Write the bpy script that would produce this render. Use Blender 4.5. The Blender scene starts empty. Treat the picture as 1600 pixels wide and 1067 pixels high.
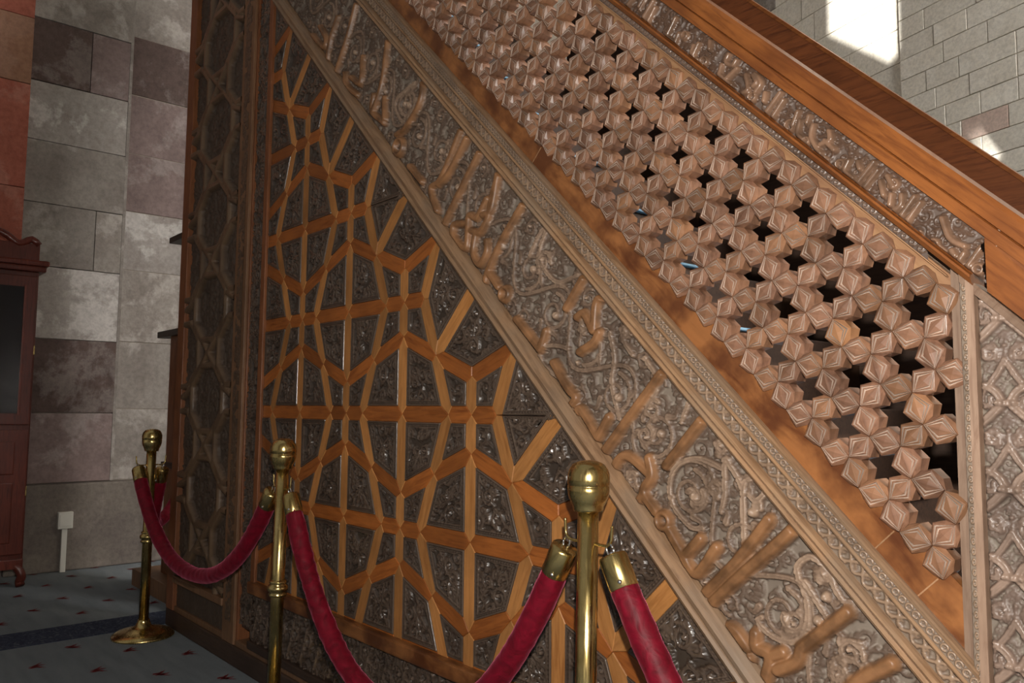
import bpy, bmesh, math, random
import numpy as np
from mathutils import Matrix, Vector

random.seed(7)
rng = np.random.default_rng(11)
scene = bpy.context.scene
col = scene.collection
R2 = math.sqrt(2.0)

# ------------------------------------------------------------------ camera
# Plane frame of the pulpit's side: u to the right, v up, z out towards the viewer, unit = CELL
CELL = 0.36
FLOOR_V = -6.0
CR = np.array([[0.6549724, 0.00808032, -0.75560959],
               [-0.05855844, -0.99639308, -0.06141443],
               [-0.75338042, 0.08447207, -0.6521368]])
CC = np.array([8.09560229, -2.95756949, 3.99346662])
FPX = 1260.0


def W(u, v, z=0.0):
    return Vector((u * CELL, -z * CELL, (v - FLOOR_V) * CELL))


def Wd(d):
    return Vector((d[0], -d[2], d[1]))


def ray(x, y):
    return CR.T @ np.array([(x - 800.0) / FPX, (y - 533.5) / FPX, 1.0])


def pl(x, y, z=0.0):
    r = ray(x, y)
    t = (z - CC[2]) / r[2]
    return (CC + r * t)[:2]


def st_m(x, y):                       # photograph point on the side -> metres along / across the stair slope
    u, v = pl(x, y)
    return ((u - v) / R2 * CELL, (u + v) / R2 * CELL)


cam_d = bpy.data.cameras.new('camera')
cam = bpy.data.objects.new('camera', cam_d)
col.objects.link(cam)
cam_d.sensor_width = 36.0
cam_d.lens = FPX / 1600.0 * 36.0
cam_d.clip_start = 0.02
ax, ay, az = Wd(CR[0]), -Wd(CR[1]), -Wd(CR[2])
cp = W(*CC)
cam.matrix_world = Matrix(((ax.x, ay.x, az.x, cp.x), (ax.y, ay.y, az.y, cp.y), (ax.z, ay.z, az.z, cp.z), (0, 0, 0, 1)))
scene.camera = cam

# ------------------------------------------------------------------ light
scene.view_settings.view_transform = 'Standard'
scene.view_settings.look = 'None'
scene.view_settings.exposure = 0.0
scene.view_settings.gamma = 1.0
world = bpy.data.worlds.new('interior_daylight')
scene.world = world
world.use_nodes = True
bg = world.node_tree.nodes['Background']
bg.inputs[0].default_value = (1.0, 0.965, 0.92, 1)
bg.inputs[1].default_value = 0.20

fl = bpy.data.lights.new('camera_flash', 'POINT')
fl.energy = 160.0
fl.color = (1.0, 0.95, 0.88)
fl.shadow_soft_size = 0.018
flo = bpy.data.objects.new('camera_flash', fl)
col.objects.link(flo)
flo.location = cp + ax * 0.04 + ay * 0.17 - az * 0.02

SUN_DIR = Vector((-0.55, 0.75, -0.29)).normalized()
sl = bpy.data.lights.new('sun', 'SUN')
sl.energy = 26.0
sl.color = (1.0, 0.97, 0.90)
sl.angle = 0.009
slo = bpy.data.objects.new('sun', sl)
col.objects.link(slo)
slo.rotation_euler = SUN_DIR.to_track_quat('-Z', 'Y').to_euler()
slo.location = (8, -4, 10)

# added area lamp that brightens the walls, set in an opening cut for it
wl_ = bpy.data.lights.new('added_wall_fill', 'AREA')
wl_.shape = 'RECTANGLE'
wl_.size, wl_.size_y = 2.2, 3.0
wl_.energy = 540.0
wl_.color = (1.0, 0.97, 0.92)
wlo = bpy.data.objects.new('added_wall_fill', wl_)
col.objects.link(wlo)
wlo.matrix_world = Matrix(((0, 0, 1, 6.0), (-1, 0, 0, 2.9), (0, -1, 0, 5.2), (0, 0, 0, 1)))


# ------------------------------------------------------------------ materials
class NT:
    def __init__(self, name):
        self.m = bpy.data.materials.new(name)
        self.m.use_nodes = True
        self.t = self.m.node_tree
        self.b = self.t.nodes['Principled BSDF']

    def n(self, typ, **kw):
        nd = self.t.nodes.new(typ)
        for k, v in kw.items():
            if k.startswith('i_'):
                nd.inputs[k[2:].replace('_', ' ')].default_value = v
            else:
                setattr(nd, k, v)
        return nd

    def l(self, a, b):
        self.t.links.new(a, b)

    def coords(self, scale=(1, 1, 1), src='Object', rot=(0, 0, 0)):
        tc = self.n('ShaderNodeTexCoord')
        mp = self.n('ShaderNodeMapping')
        mp.inputs['Scale'].default_value = scale
        mp.inputs['Rotation'].default_value = rot
        if src == 'Object':                # every piece is cut from another part of the log or quarry
            oi = self.n('ShaderNodeObjectInfo')
            vm = self.n('ShaderNodeVectorMath', operation='MULTIPLY_ADD')
            self.l(oi.outputs['Location'], vm.inputs[0])
            vm.inputs[1].default_value = (3.7, 5.3, 4.1)
            self.l(tc.outputs[src], vm.inputs[2])
            self.l(vm.outputs[0], mp.inputs['Vector'])
        else:
            self.l(tc.outputs[src], mp.inputs['Vector'])
        return mp.outputs[0]

    def noise(self, vec, scale, detail=4, rough=0.55, dist=0.0):
        nd = self.n('ShaderNodeTexNoise')
        nd.inputs['Scale'].default_value = scale
        nd.inputs['Detail'].default_value = detail
        nd.inputs['Roughness'].default_value = rough
        nd.inputs['Distortion'].default_value = dist
        if vec is not None:
            self.l(vec, nd.inputs['Vector'])
        return nd.outputs['Fac']

    def ramp(self, fac, stops):
        nd = self.n('ShaderNodeValToRGB')
        e = nd.color_ramp.elements
        while len(e) < len(stops):
            e.new(0.5)
        for el, (p, c) in zip(e, stops):
            el.position = p
            el.color = tuple(c) + (1,) if len(c) == 3 else c
        self.l(fac, nd.inputs[0])
        return nd.outputs[0]

    def mix(self, a, b, fac, mode='MIX'):
        nd = self.n('ShaderNodeMix')
        nd.data_type = 'RGBA'
        nd.blend_type = mode
        for sock, val in ((nd.inputs[6], a), (nd.inputs[7], b), (nd.inputs[0], fac)):
            if hasattr(val, 'is_output'):
                self.l(val, sock)
            elif isinstance(val, (int, float)):
                sock.default_value = val
            else:
                sock.default_value = tuple(val) + (1,)
        return nd.outputs[2]

    def bump(self, h, strength, dist=0.002):
        nd = self.n('ShaderNodeBump')
        nd.inputs['Strength'].default_value = strength
        nd.inputs['Distance'].default_value = dist
        self.l(h, nd.inputs['Height'])
        self.l(nd.outputs[0], self.b.inputs['Normal'])

    def color(self, c):
        if hasattr(c, 'is_output'):
            self.l(c, self.b.inputs['Base Color'])
        else:
            self.b.inputs['Base Color'].default_value = tuple(c) + (1,)

    def rand(self, lo, hi):
        oi = self.n('ShaderNodeObjectInfo')
        mr = self.n('ShaderNodeMapRange')
        mr.inputs[3].default_value = lo
        mr.inputs[4].default_value = hi
        self.l(oi.outputs['Random'], mr.inputs[0])
        return mr.outputs[0]


def sc(c, k):
    return tuple(x * k for x in c)


def wood(name, base, dark, rough=0.42, grain=(6, 60, 60), vary=0.18, patch=None, spec=0.4, bump=0.25, pscale=5.0, pramp=(0.45, 0.75)):
    M = NT(name)
    v = M.coords(grain)
    g = M.noise(v, 1.6, 6, 0.62, 0.6)
    c = M.ramp(g, [(0.28, dark), (0.52, base), (0.78, sc(base, 1.25))])
    p = M.noise(M.coords((1, 1, 1)), pscale, 4)
    c = M.mix(c, patch if patch else sc(base, 0.55), M.ramp(p, [(pramp[0], (0, 0, 0)), (pramp[1], (0.85,) * 3)]))
    hs = M.n('ShaderNodeHueSaturation')
    M.l(c, hs.inputs['Color'])
    M.l(M.rand(1 - vary, 1 + vary), hs.inputs['Value'])
    M.color(hs.outputs[0])
    M.b.inputs['Roughness'].default_value = rough
    M.b.inputs['Specular IOR Level'].default_value = spec
    M.bump(g, bump, 0.0015)
    return M.m


def carved(name, low, mid, high, letter=None, rough=(0.6, 0.38), spec=0.45, fine=90):
    """carved relief: dust lying in the ground, wood tone on the flanks (with relief shade painted in on the band), hand-polished crests"""
    M = NT(name)
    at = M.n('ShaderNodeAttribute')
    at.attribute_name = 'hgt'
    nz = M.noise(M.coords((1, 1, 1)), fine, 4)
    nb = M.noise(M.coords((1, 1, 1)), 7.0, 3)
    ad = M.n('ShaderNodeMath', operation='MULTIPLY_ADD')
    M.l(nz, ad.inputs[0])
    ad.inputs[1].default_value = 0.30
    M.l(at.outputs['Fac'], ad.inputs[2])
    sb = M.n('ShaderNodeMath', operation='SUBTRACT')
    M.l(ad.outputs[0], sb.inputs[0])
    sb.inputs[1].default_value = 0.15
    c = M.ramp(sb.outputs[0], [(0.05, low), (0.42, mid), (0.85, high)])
    c = M.mix(c, sc(mid, 0.55), M.ramp(nb, [(0.48, (0, 0, 0)), (0.72, (0.6,) * 3)]))
    if letter:
        al = M.n('ShaderNodeAttribute')
        al.attribute_name = 'let'
        lc = M.ramp(M.noise(M.coords((1, 1, 1)), 22, 5), [(0.3, sc(letter, 0.45)), (0.55, letter), (0.75, sc(letter, 1.3))])
        c = M.mix(c, lc, al.outputs['Fac'])
    M.color(c)
    M.l(M.ramp(at.outputs['Fac'], [(0.2, (rough[0],) * 3), (0.7, (rough[1],) * 3)]), M.b.inputs['Roughness'])
    M.b.inputs['Specular IOR Level'].default_value = spec
    M.bump(nz, 0.35, 0.0012)
    return M.m


MAT = {}
MAT['bar_pale'] = wood('strip_wood_flash_lit', (0.47, 0.205, 0.062), (0.32, 0.12, 0.03), 0.42, vary=0.22)  # this tone and the next paint in how flash strikes the strips
MAT['bar_red'] = wood('strip_wood_flash_dim', (0.34, 0.105, 0.022), (0.19, 0.05, 0.010), 0.40, vary=0.22)
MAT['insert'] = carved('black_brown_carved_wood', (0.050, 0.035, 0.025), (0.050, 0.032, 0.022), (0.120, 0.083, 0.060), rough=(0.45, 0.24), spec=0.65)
MAT['band'] = carved('dusty_carved_walnut', (0.20, 0.16, 0.125), (0.105, 0.066, 0.045), (0.33, 0.225, 0.155), letter=(0.25, 0.120, 0.052), rough=(0.6, 0.42), spec=0.45)  # darkened flank tone paints relief shade into the colour
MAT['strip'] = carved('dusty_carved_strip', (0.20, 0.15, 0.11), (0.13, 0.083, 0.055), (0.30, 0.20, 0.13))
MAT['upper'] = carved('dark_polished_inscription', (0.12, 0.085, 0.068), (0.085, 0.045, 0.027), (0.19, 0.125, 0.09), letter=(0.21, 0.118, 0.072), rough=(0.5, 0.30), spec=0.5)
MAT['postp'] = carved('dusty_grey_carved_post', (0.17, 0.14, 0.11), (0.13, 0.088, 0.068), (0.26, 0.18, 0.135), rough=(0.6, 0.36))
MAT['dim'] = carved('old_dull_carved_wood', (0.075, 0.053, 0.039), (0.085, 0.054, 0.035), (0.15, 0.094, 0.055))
MAT['molding'] = wood('worn_tan_molding', (0.28, 0.165, 0.09), (0.15, 0.078, 0.038), 0.5, patch=(0.21, 0.155, 0.11))
MAT['plank'] = wood('polished_brown_plank', (0.25, 0.098, 0.032), (0.10, 0.03, 0.009), 0.33, grain=(5, 16, 16), patch=(0.075, 0.022, 0.008), pscale=8.5, pramp=(0.42, 0.60))
MAT['border'] = wood('pale_border_wood', (0.36, 0.20, 0.10), (0.26, 0.12, 0.055), 0.45, patch=(0.21, 0.10, 0.055))
MAT['petal'] = wood('lattice_brown_wood', (0.205, 0.105, 0.065), (0.110, 0.052, 0.031), 0.36, vary=0.28, patch=(0.30, 0.145, 0.065))
MAT['petal_dust'] = wood('pale_dusty_groove', (0.46, 0.35, 0.28), (0.32, 0.23, 0.175), 0.6, vary=0.15)
MAT['rail'] = wood('orange_brown_rail', (0.27, 0.090, 0.022), (0.13, 0.037, 0.010), 0.35, patch=(0.14, 0.042, 0.012), pramp=(0.42, 0.68))
MAT['far_rail'] = wood('deep_brown_rail', (0.22, 0.068, 0.022), (0.10, 0.028, 0.010), 0.4)
MAT['post'] = wood('grey_brown_post_wood', (0.27, 0.175, 0.12), (0.17, 0.095, 0.06), 0.5, grain=(60, 60, 6))
MAT['old'] = wood('old_brown_frame', (0.19, 0.10, 0.052), (0.11, 0.052, 0.024), 0.5, grain=(60, 60, 6))
MAT['redold'] = wood('old_red_brown_frame', (0.24, 0.088, 0.034), (0.13, 0.04, 0.014), 0.45, grain=(60, 60, 6))
MAT['darkwood'] = wood('dark_plinth_wood', (0.055, 0.032, 0.022), (0.028, 0.016, 0.011), 0.5)
MAT['mahogany'] = wood('mahogany', (0.12, 0.026, 0.016), (0.055, 0.012, 0.008), 0.3, grain=(50, 50, 6))


def simple(name, c, rough=0.5, metal=0.0):
    M = NT(name)
    M.color(c)
    M.b.inputs['Roughness'].default_value = rough
    M.b.inputs['Metallic'].default_value = metal
    return M


M = simple('polished_brass', (0.72, 0.52, 0.20), 0.20, 1.0)
n_ = M.noise(M.coords((1, 1, 1)), 14, 4)
M.color(M.ramp(n_, [(0.3, (0.50, 0.36, 0.13)), (0.7, (0.78, 0.60, 0.26))]))
M.l(M.ramp(M.noise(M.coords((40, 40, 4)), 5, 4), [(0.3, (0.16,) * 3), (0.8, (0.34,) * 3)]), M.b.inputs['Roughness'])
MAT['brass'] = M.m
MAT['steel'] = simple('bright_steel', (0.75, 0.75, 0.74), 0.2, 1.0).m
M = simple('crimson_velvet', (0.30, 0.004, 0.022), 0.55)
vn = M.noise(M.coords((1, 1, 1)), 26, 5, 0.6, 1.2)
M.color(M.ramp(vn, [(0.3, (0.085, 0.001, 0.006)), (0.7, (0.20, 0.0026, 0.016))]))
M.b.inputs['Sheen Weight'].default_value = 0.38
M.b.inputs['Sheen Roughness'].default_value = 0.35
M.b.inputs['Sheen Tint'].default_value = (1.0, 0.22, 0.36, 1)
M.b.inputs['Specular IOR Level'].default_value = 0.25
M.bump(vn, 0.5, 0.004)
MAT['velvet'] = M.m
MAT['white'] = simple('white_plastic', (0.72, 0.70, 0.64), 0.4).m
MAT['dark'] = simple('dark_recess', (0.01, 0.009, 0.009), 0.8).m
M = simple('pale_blue_stair_carpet', (0.25, 0.42, 0.56), 0.95)
MAT['stair'] = M.m
MAT['stepwood'] = wood('step_wood', (0.06, 0.028, 0.014), (0.03, 0.013, 0.007), 0.7)
M = simple('cabinet_glass', (0.02, 0.02, 0.022), 0.08)
MAT['glass'] = M.m


def stone(name, base, stain, pale, amount=0.55, vary=0.12):
    M = NT(name)
    ob = M.coords((1, 1, 1), 'Object')
    big = M.noise(ob, 2.6, 9, 0.68, 0.15)
    fine = M.noise(ob, 34, 6, 0.7)
    c = M.mix(base, stain, M.ramp(M.noise(ob, 4.3, 8, 0.66, 0.1), [(0.42, (0, 0, 0)), (0.66, (0.8,) * 3)]))
    c = M.mix(c, pale, M.ramp(big, [(0.52, (0, 0, 0)), (0.585, (amount,) * 3), (0.74, (amount * 0.4,) * 3)]))
    c = M.mix(c, (0.5, 0.5, 0.5), M.ramp(fine, [(0.35, (0.45,) * 3), (0.6, (0, 0, 0))]), 'MULTIPLY')
    hs = M.n('ShaderNodeHueSaturation')
    M.l(c, hs.inputs['Color'])
    M.l(M.rand(1 - vary, 1 + vary), hs.inputs['Value'])
    M.color(hs.outputs[0])
    M.b.inputs['Roughness'].default_value = 0.9
    M.b.inputs['Specular IOR Level'].default_value = 0.2
    M.bump(fine, 0.5, 0.004)
    return M.m


MAT['stone'] = stone('grey_stone', (0.300, 0.266, 0.239), (0.218, 0.184, 0.164), (0.491, 0.444, 0.410))
MAT['stone_dark'] = stone('umber_stone', (0.129, 0.090, 0.080), (0.089, 0.062, 0.055), (0.369, 0.321, 0.300), 0.35)
MAT['stone_mauve'] = stone('mauve_stone', (0.232, 0.171, 0.161), (0.164, 0.120, 0.112), (0.410, 0.362, 0.342), 0.4)
MAT['stone_pale'] = stone('pale_limed_stone', (0.410, 0.369, 0.342), (0.273, 0.232, 0.211), (0.628, 0.587, 0.559), 0.8)
MAT['stone_plinth'] = stone('plinth_stone', (0.225, 0.191, 0.164), (0.164, 0.136, 0.123), (0.342, 0.286, 0.253), 0.35)
MAT['stone_pink'] = stone('pink_stone', (0.38, 0.125, 0.085), (0.29, 0.085, 0.058), (0.47, 0.21, 0.16), 0.6)
MAT['stone_tan'] = stone('tan_pink_stone', (0.36, 0.19, 0.12), (0.28, 0.14, 0.09), (0.46, 0.27, 0.20), 0.4)
MAT['mortar'] = stone('lime_mortar', (0.355, 0.300, 0.246), (0.273, 0.232, 0.191), (0.437, 0.382, 0.328))
MAT['ashlar'] = stone('cream_ashlar', (0.80, 0.75, 0.66), (0.74, 0.68, 0.58), (0.86, 0.82, 0.74), 0.6, 0.05)
MAT['ashlar_joint'] = stone('cream_joint', (0.72, 0.67, 0.58), (0.66, 0.61, 0.52), (0.76, 0.71, 0.62), 0.4, 0.0)
MAT['ashlar_pink'] = stone('pink_ashlar', (0.72, 0.55, 0.47), (0.66, 0.49, 0.42), (0.76, 0.61, 0.53), 0.4, 0.08)
MAT['plaster'] = stone('rendered_wall', (0.40, 0.36, 0.31), (0.36, 0.32, 0.27), (0.45, 0.41, 0.36), 0.4, 0.0)

M = NT('blue_grey_carpet')
ob = M.coords((1, 1, 1))
c = M.ramp(M.noise(M.coords((1.0, 6, 1)), 3.0, 5), [(0.3, (0.092, 0.118, 0.142)), (0.7, (0.158, 0.188, 0.212))])
fine = M.noise(ob, 420, 3, 0.8)
c = M.mix(c, (0.35, 0.35, 0.35), M.ramp(fine, [(0.3, (0.6,) * 3), (0.65, (0, 0, 0))]), 'MULTIPLY')
M.color(c)
M.b.inputs['Roughness'].default_value = 1.0
M.b.inputs['Specular IOR Level'].default_value = 0.1
M.b.inputs['Sheen Weight'].default_value = 0.3
M.bump(fine, 0.8, 0.004)
MAT['carpet'] = M.m
M = NT('navy_woven_border')
c = M.ramp(M.noise(M.coords((9, 14, 1)), 3.2, 4, 0.6, 1.6), [(0.42, (0.012, 0.018, 0.045)), (0.56, (0.03, 0.04, 0.075)), (0.64, (0.075, 0.09, 0.11))])
M.color(c)
M.b.inputs['Roughness'].default_value = 1.0
MAT['navy'] = M.m
MAT['motif'] = simple('dark_red_woven_motif', (0.20, 0.018, 0.02), 1.0).m


# ------------------------------------------------------------------ object helpers
def put(name, me, mats, parent=None, mat=None, **props):
    ob = bpy.data.objects.new(name, me)
    if not me.materials:
        for m in (mats if isinstance(mats, (list, tuple)) else [mats]):
            me.materials.append(MAT[m] if isinstance(m, str) else m)
    col.objects.link(ob)
    if mat is not None:
        ob.matrix_basis = mat
    if parent is not None:
        ob.parent = parent
        ob.matrix_parent_inverse = full(parent).inverted()
    for k, v in props.items():
        ob[k] = v
    return ob


def full(o):
    m = o.matrix_basis.copy()
    if o.parent is not None:
        m = full(o.parent) @ o.matrix_parent_inverse @ m
    return m


def thing(name, loc, label, cat, group=None, rot=None):
    e = bpy.data.objects.new(name, None)
    col.objects.link(e)
    e.empty_display_size = 0.1
    e.location = loc
    if rot:
        e.rotation_euler = rot
    e.matrix_basis = Matrix.Translation(loc) @ (e.rotation_euler.to_matrix().to_4x4() if rot else Matrix())
    e['label'] = label
    e['category'] = cat
    if group:
        e['group'] = group
    return e


def mesh_np(name, V, F, smooth=True, attrs=None, fmat=None):
    """V (n,3), F (m,4) arrays"""
    me = bpy.data.meshes.new(name)
    V = np.asarray(V, np.float32)
    F = np.asarray(F, np.int32)
    k = F.shape[1]
    me.vertices.add(len(V))
    me.vertices.foreach_set('co', V.ravel())
    me.loops.add(F.size)
    me.loops.foreach_set('vertex_index', F.ravel())
    me.polygons.add(len(F))
    me.polygons.foreach_set('loop_start', np.arange(0, F.size, k, dtype=np.int32))
    me.polygons.foreach_set('loop_total', np.full(len(F), k, np.int32))
    if smooth:
        me.polygons.foreach_set('use_smooth', np.ones(len(F), bool))
    if attrs:
        for nm, arr in attrs.items():
            a = me.attributes.new(nm, 'FLOAT', 'POINT')
            a.data.foreach_set('value', np.asarray(arr, np.float32).ravel())
    me.update()
    me.validate()
    return me


def grid_faces(ny, nx, mask=None):
    i = np.arange(ny * nx).reshape(ny, nx)
    f = np.stack([i[:-1, :-1], i[:-1, 1:], i[1:, 1:], i[1:, :-1]], -1)
    if mask is not None:
        f = f[mask]
    return f.reshape(-1, 4)


def mesh_py(name, verts, faces, smooth=False, mats=None):
    me = bpy.data.meshes.new(name)
    me.from_pydata([tuple(v) for v in verts], [], faces)
    if smooth:
        for p in me.polygons:
            p.use_smooth = True
    if mats:
        for p, m in zip(me.polygons, mats):
            p.material_index = m
    me.update()
    return me


def box_mesh(name, x0, x1, y0, y1, z0, z1, bev=0.0):
    bm = bmesh.new()
    bmesh.ops.create_cube(bm, size=1.0)
    for v in bm.verts:
        v.co = Vector(((x0 + x1) / 2 + v.co.x * (x1 - x0), (y0 + y1) / 2 + v.co.y * (y1 - y0), (z0 + z1) / 2 + v.co.z * (z1 - z0)))
    if bev > 0:
        bmesh.ops.bevel(bm, geom=bm.edges[:], offset=bev, segments=2, profile=0.6, affect='EDGES')
    me = bpy.data.meshes.new(name)
    bm.to_mesh(me)
    bm.free()
    return me


def lathe_mesh(name, prof, seg=40):
    V, F = [], []
    for r, z in prof:
        for k in range(seg):
            a = 2 * math.pi * k / seg
            V.append((r * math.cos(a), r * math.sin(a), z))
    n = len(prof)
    for i in range(n - 1):
        for k in range(seg):
            F.append((i * seg + k, i * seg + (k + 1) % seg, (i + 1) * seg + (k + 1) % seg, (i + 1) * seg + k))
    F.append(tuple(range(seg))[::-1])
    F.append(tuple((n - 1) * seg + k for k in range(seg)))
    return mesh_py(name, V, F, True)


def catmull(pts, step):
    P = np.array(pts, float)
    if len(P) < 2:
        return P
    out = []
    n = len(P)
    for i in range(n - 1):
        p0 = P[i - 1] if i else 2 * P[0] - P[1]
        p1, p2 = P[i], P[i + 1]
        p3 = P[i + 2] if i + 2 < n else 2 * P[-1] - P[-2]
        k = max(2, int(np.linalg.norm(p2 - p1) / step) + 1)
        t = np.linspace(0, 1, k, endpoint=False)[:, None]
        out.append(0.5 * ((2 * p1) + (-p0 + p2) * t + (2 * p0 - 5 * p1 + 4 * p2 - p3) * t ** 2 + (-p0 + 3 * p1 - 3 * p2 + p3) * t ** 3))
    out.append(P[-1:])
    return np.vstack(out)


def tube_mesh(name, pts, rad, seg=10, caps=True, smooth=True):
    P = [Vector(p) for p in pts]
    n = len(P)
    rr = rad if hasattr(rad, '__len__') else [rad] * n
    V, F = [], []
    up = None
    for i in range(n):
        t = (P[min(i + 1, n - 1)] - P[max(i - 1, 0)]).normalized()
        if up is None:
            up = Vector((0, 0, 1)) if abs(t.z) < 0.9 else Vector((0, 1, 0))
            up = (up - t * up.dot(t)).normalized()
        else:
            up = (up - t * up.dot(t)).normalized()
        sd = t.cross(up)
        for k in range(seg):
            a = 2 * math.pi * k / seg
            r = rr[i][k] if hasattr(rr[i], '__len__') else rr[i]
            V.append(P[i] + (up * math.cos(a) + sd * math.sin(a)) * r)
    for i in range(n - 1):
        for k in range(seg):
            F.append((i * seg + k, i * seg + (k + 1) % seg, (i + 1) * seg + (k + 1) % seg, (i + 1) * seg + k))
    if caps:
        F.append(tuple(range(seg))[::-1])
        F.append(tuple((n - 1) * seg + k for k in range(seg)))
    return mesh_py(name, V, F, smooth)


# ------------------------------------------------------------------ relief canvas (heights in metres)
class Canvas:
    def __init__(self, x0, x1, y0, y1, res):
        self.x0, self.y0, self.res = x0, y0, res
        self.nx = int(round((x1 - x0) / res)) + 1
        self.ny = int(round((y1 - y0) / res)) + 1
        self.H = np.zeros((self.ny, self.nx))
        self.G = np.zeros((self.ny, self.nx))
        self.L = np.zeros((self.ny, self.nx))

    def stamp(self, A, x, y, w, h, flat=0.0):
        r = self.res
        i0 = max(0, int((x - w - self.x0) / r))
        i1 = min(self.nx, int((x + w - self.x0) / r) + 2)
        j0 = max(0, int((y - w - self.y0) / r))
        j1 = min(self.ny, int((y + w - self.y0) / r) + 2)
        if i1 <= i0 or j1 <= j0:
            return
        X = self.x0 + np.arange(i0, i1) * r - x
        Y = self.y0 + np.arange(j0, j1) * r - y
        d = (X[None, :] ** 2 + Y[:, None] ** 2) / (w * w)
        p = np.sqrt(np.clip(1 - d, 0, 1)) * h
        if flat:
            p = np.minimum(p, h * flat)
        np.maximum(A[j0:j1, i0:i1], p, out=A[j0:j1, i0:i1])

    def stroke(self, pts, w, h, taper=1.0, groove=0.0, letter=False, smooth=True, flat=0.0):
        step = max(self.res * 0.9, w * 0.25)
        P = catmull(pts, step) if smooth else resample(pts, step)
        n = len(P)
        for i, (x, y) in enumerate(P):
            k = 1 + (taper - 1) * i / max(1, n - 1)
            self.stamp(self.H, x, y, w * k, h * (0.5 + 0.5 * k), flat)
            if letter:
                self.stamp(self.L, x, y, w * k * 1.02, 1.4)
            if groove:
                self.stamp(self.G, x, y, w * k * 0.4, groove)

    def ring(self, x, y, r, w, h, letter=False, groove=0.0):
        a = np.linspace(0, 2 * math.pi, 26)
        self.stroke(np.c_[x + r * np.cos(a), y + r * np.sin(a)], w, h, letter=letter, groove=groove)

    def scroll(self, x, y, R, ang, sg, w, h, leaves=2):
        tau = np.linspace(0, 1, 22)
        r = R * (1 - 0.74 * tau)
        th = ang + sg * tau * 2 * math.pi * 1.3
        self.stroke(np.c_[x + r * np.cos(th), y + r * np.sin(th)], w, h, 0.75, groove=h * 0.28)
        e = (x + r[-1] * math.cos(th[-1]), y + r[-1] * math.sin(th[-1]))
        self.stamp(self.H, e[0], e[1], R * 0.26, h * 1.25)
        for q in range(leaves):
            t0 = ang + sg * 2 * math.pi * (0.12 + 0.25 * q + 0.1 * random.random())
            px, py = x + R * math.cos(t0) * 0.95, y + R * math.sin(t0) * 0.95
            a1 = t0 - sg * 0.9
            L = R * (0.7 + 0.4 * random.random())
            pts = [(px, py), (px + L * 0.5 * math.cos(a1), py + L * 0.5 * math.sin(a1)),
                   (px + L * 0.8 * math.cos(a1 + sg * 0.7), py + L * 0.8 * math.sin(a1 + sg * 0.7))]
            self.stroke(pts, w * 1.45, h * 0.92, 0.3, groove=h * 0.22)

    def fill(self, Rlo, Rhi, w, h, tries, keep=None, buds=None):
        x1, y1 = self.x0 + self.nx * self.res, self.y0 + self.ny * self.res
        cs = []
        for _ in range(tries):
            R = random.uniform(Rlo, Rhi)
            x, y = random.uniform(self.x0, x1), random.uniform(self.y0, y1)
            if any((x - a) ** 2 + (y - b) ** 2 < (0.78 * (R + c)) ** 2 for a, b, c in cs):
                continue
            if keep and not keep(x, y):
                continue
            cs.append((x, y, R))
        for i, (x, y, R) in enumerate(cs):
            self.scroll(x, y, R, random.uniform(0, 6.28), random.choice((-1, 1)), w * (0.45 + 0.6 * R / Rhi), h)
            near = sorted((((x - a) ** 2 + (y - b) ** 2), a, b, c) for a, b, c in cs)[1:3]
            for d2, a, b, c in near[:1]:
                mx, my = (x + a) / 2, (y + b) / 2
                ox, oy = -(b - y) * 0.35, (a - x) * 0.35
                self.stroke([(x, y + R), (mx + ox, my + oy), (a, b - c)], w * 0.7, h * 0.75, 0.8)
        for _ in range(tries // 3 if buds is None else buds):
            x, y = random.uniform(self.x0, x1), random.uniform(self.y0, y1)
            self.stamp(self.H, x, y, Rlo * 0.33, h * 0.8)

    def done(self, amp_noise=0.0):
        Hh = np.maximum(self.H - self.G * (self.L < 0.5), 0)
        return Hh

    def sample(self, H, x, y):
        fx = np.clip((np.asarray(x) - self.x0) / self.res, 0, self.nx - 1.001)
        fy = np.clip((np.asarray(y) - self.y0) / self.res, 0, self.ny - 1.001)
        i, j = fx.astype(int), fy.astype(int)
        a, b = fx - i, fy - j
        return (H[j, i] * (1 - a) + H[j, i + 1] * a) * (1 - b) + (H[j + 1, i] * (1 - a) + H[j + 1, i + 1] * a) * b


def resample(pts, step):
    P = np.array(pts, float)
    out = []
    for a, b in zip(P[:-1], P[1:]):
        k = max(2, int(np.linalg.norm(b - a) / step) + 1)
        t = np.linspace(0, 1, k, endpoint=False)[:, None]
        out.append(a + (b - a) * t)
    out.append(P[-1:])
    return np.vstack(out)


# a sheet of small scrollwork that the little inserts are cut from
ATLAS = Canvas(0, 1.3, 0, 0.9, 0.0018)
ATLAS.fill(0.014, 0.032, 0.0066, 0.0100, 5200, buds=120)
ATLAS_H = ATLAS.done()


def atlas(x, y):
    x = np.mod(np.asarray(x), 2.56)
    y = np.mod(np.asarray(y), 1.76)
    x = np.where(x > 1.28, 2.56 - x, x)
    y = np.where(y > 0.88, 1.76 - y, y)
    return ATLAS.sample(ATLAS_H, x, y)


# ------------------------------------------------------------------ setting
X_WALL = -9.0 * CELL


def struct(name, me, mat, parent=None, **p):
    o = put(name, me, mat, parent, **p)
    if parent is None:
        o['kind'] = 'structure'
    return o


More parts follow.
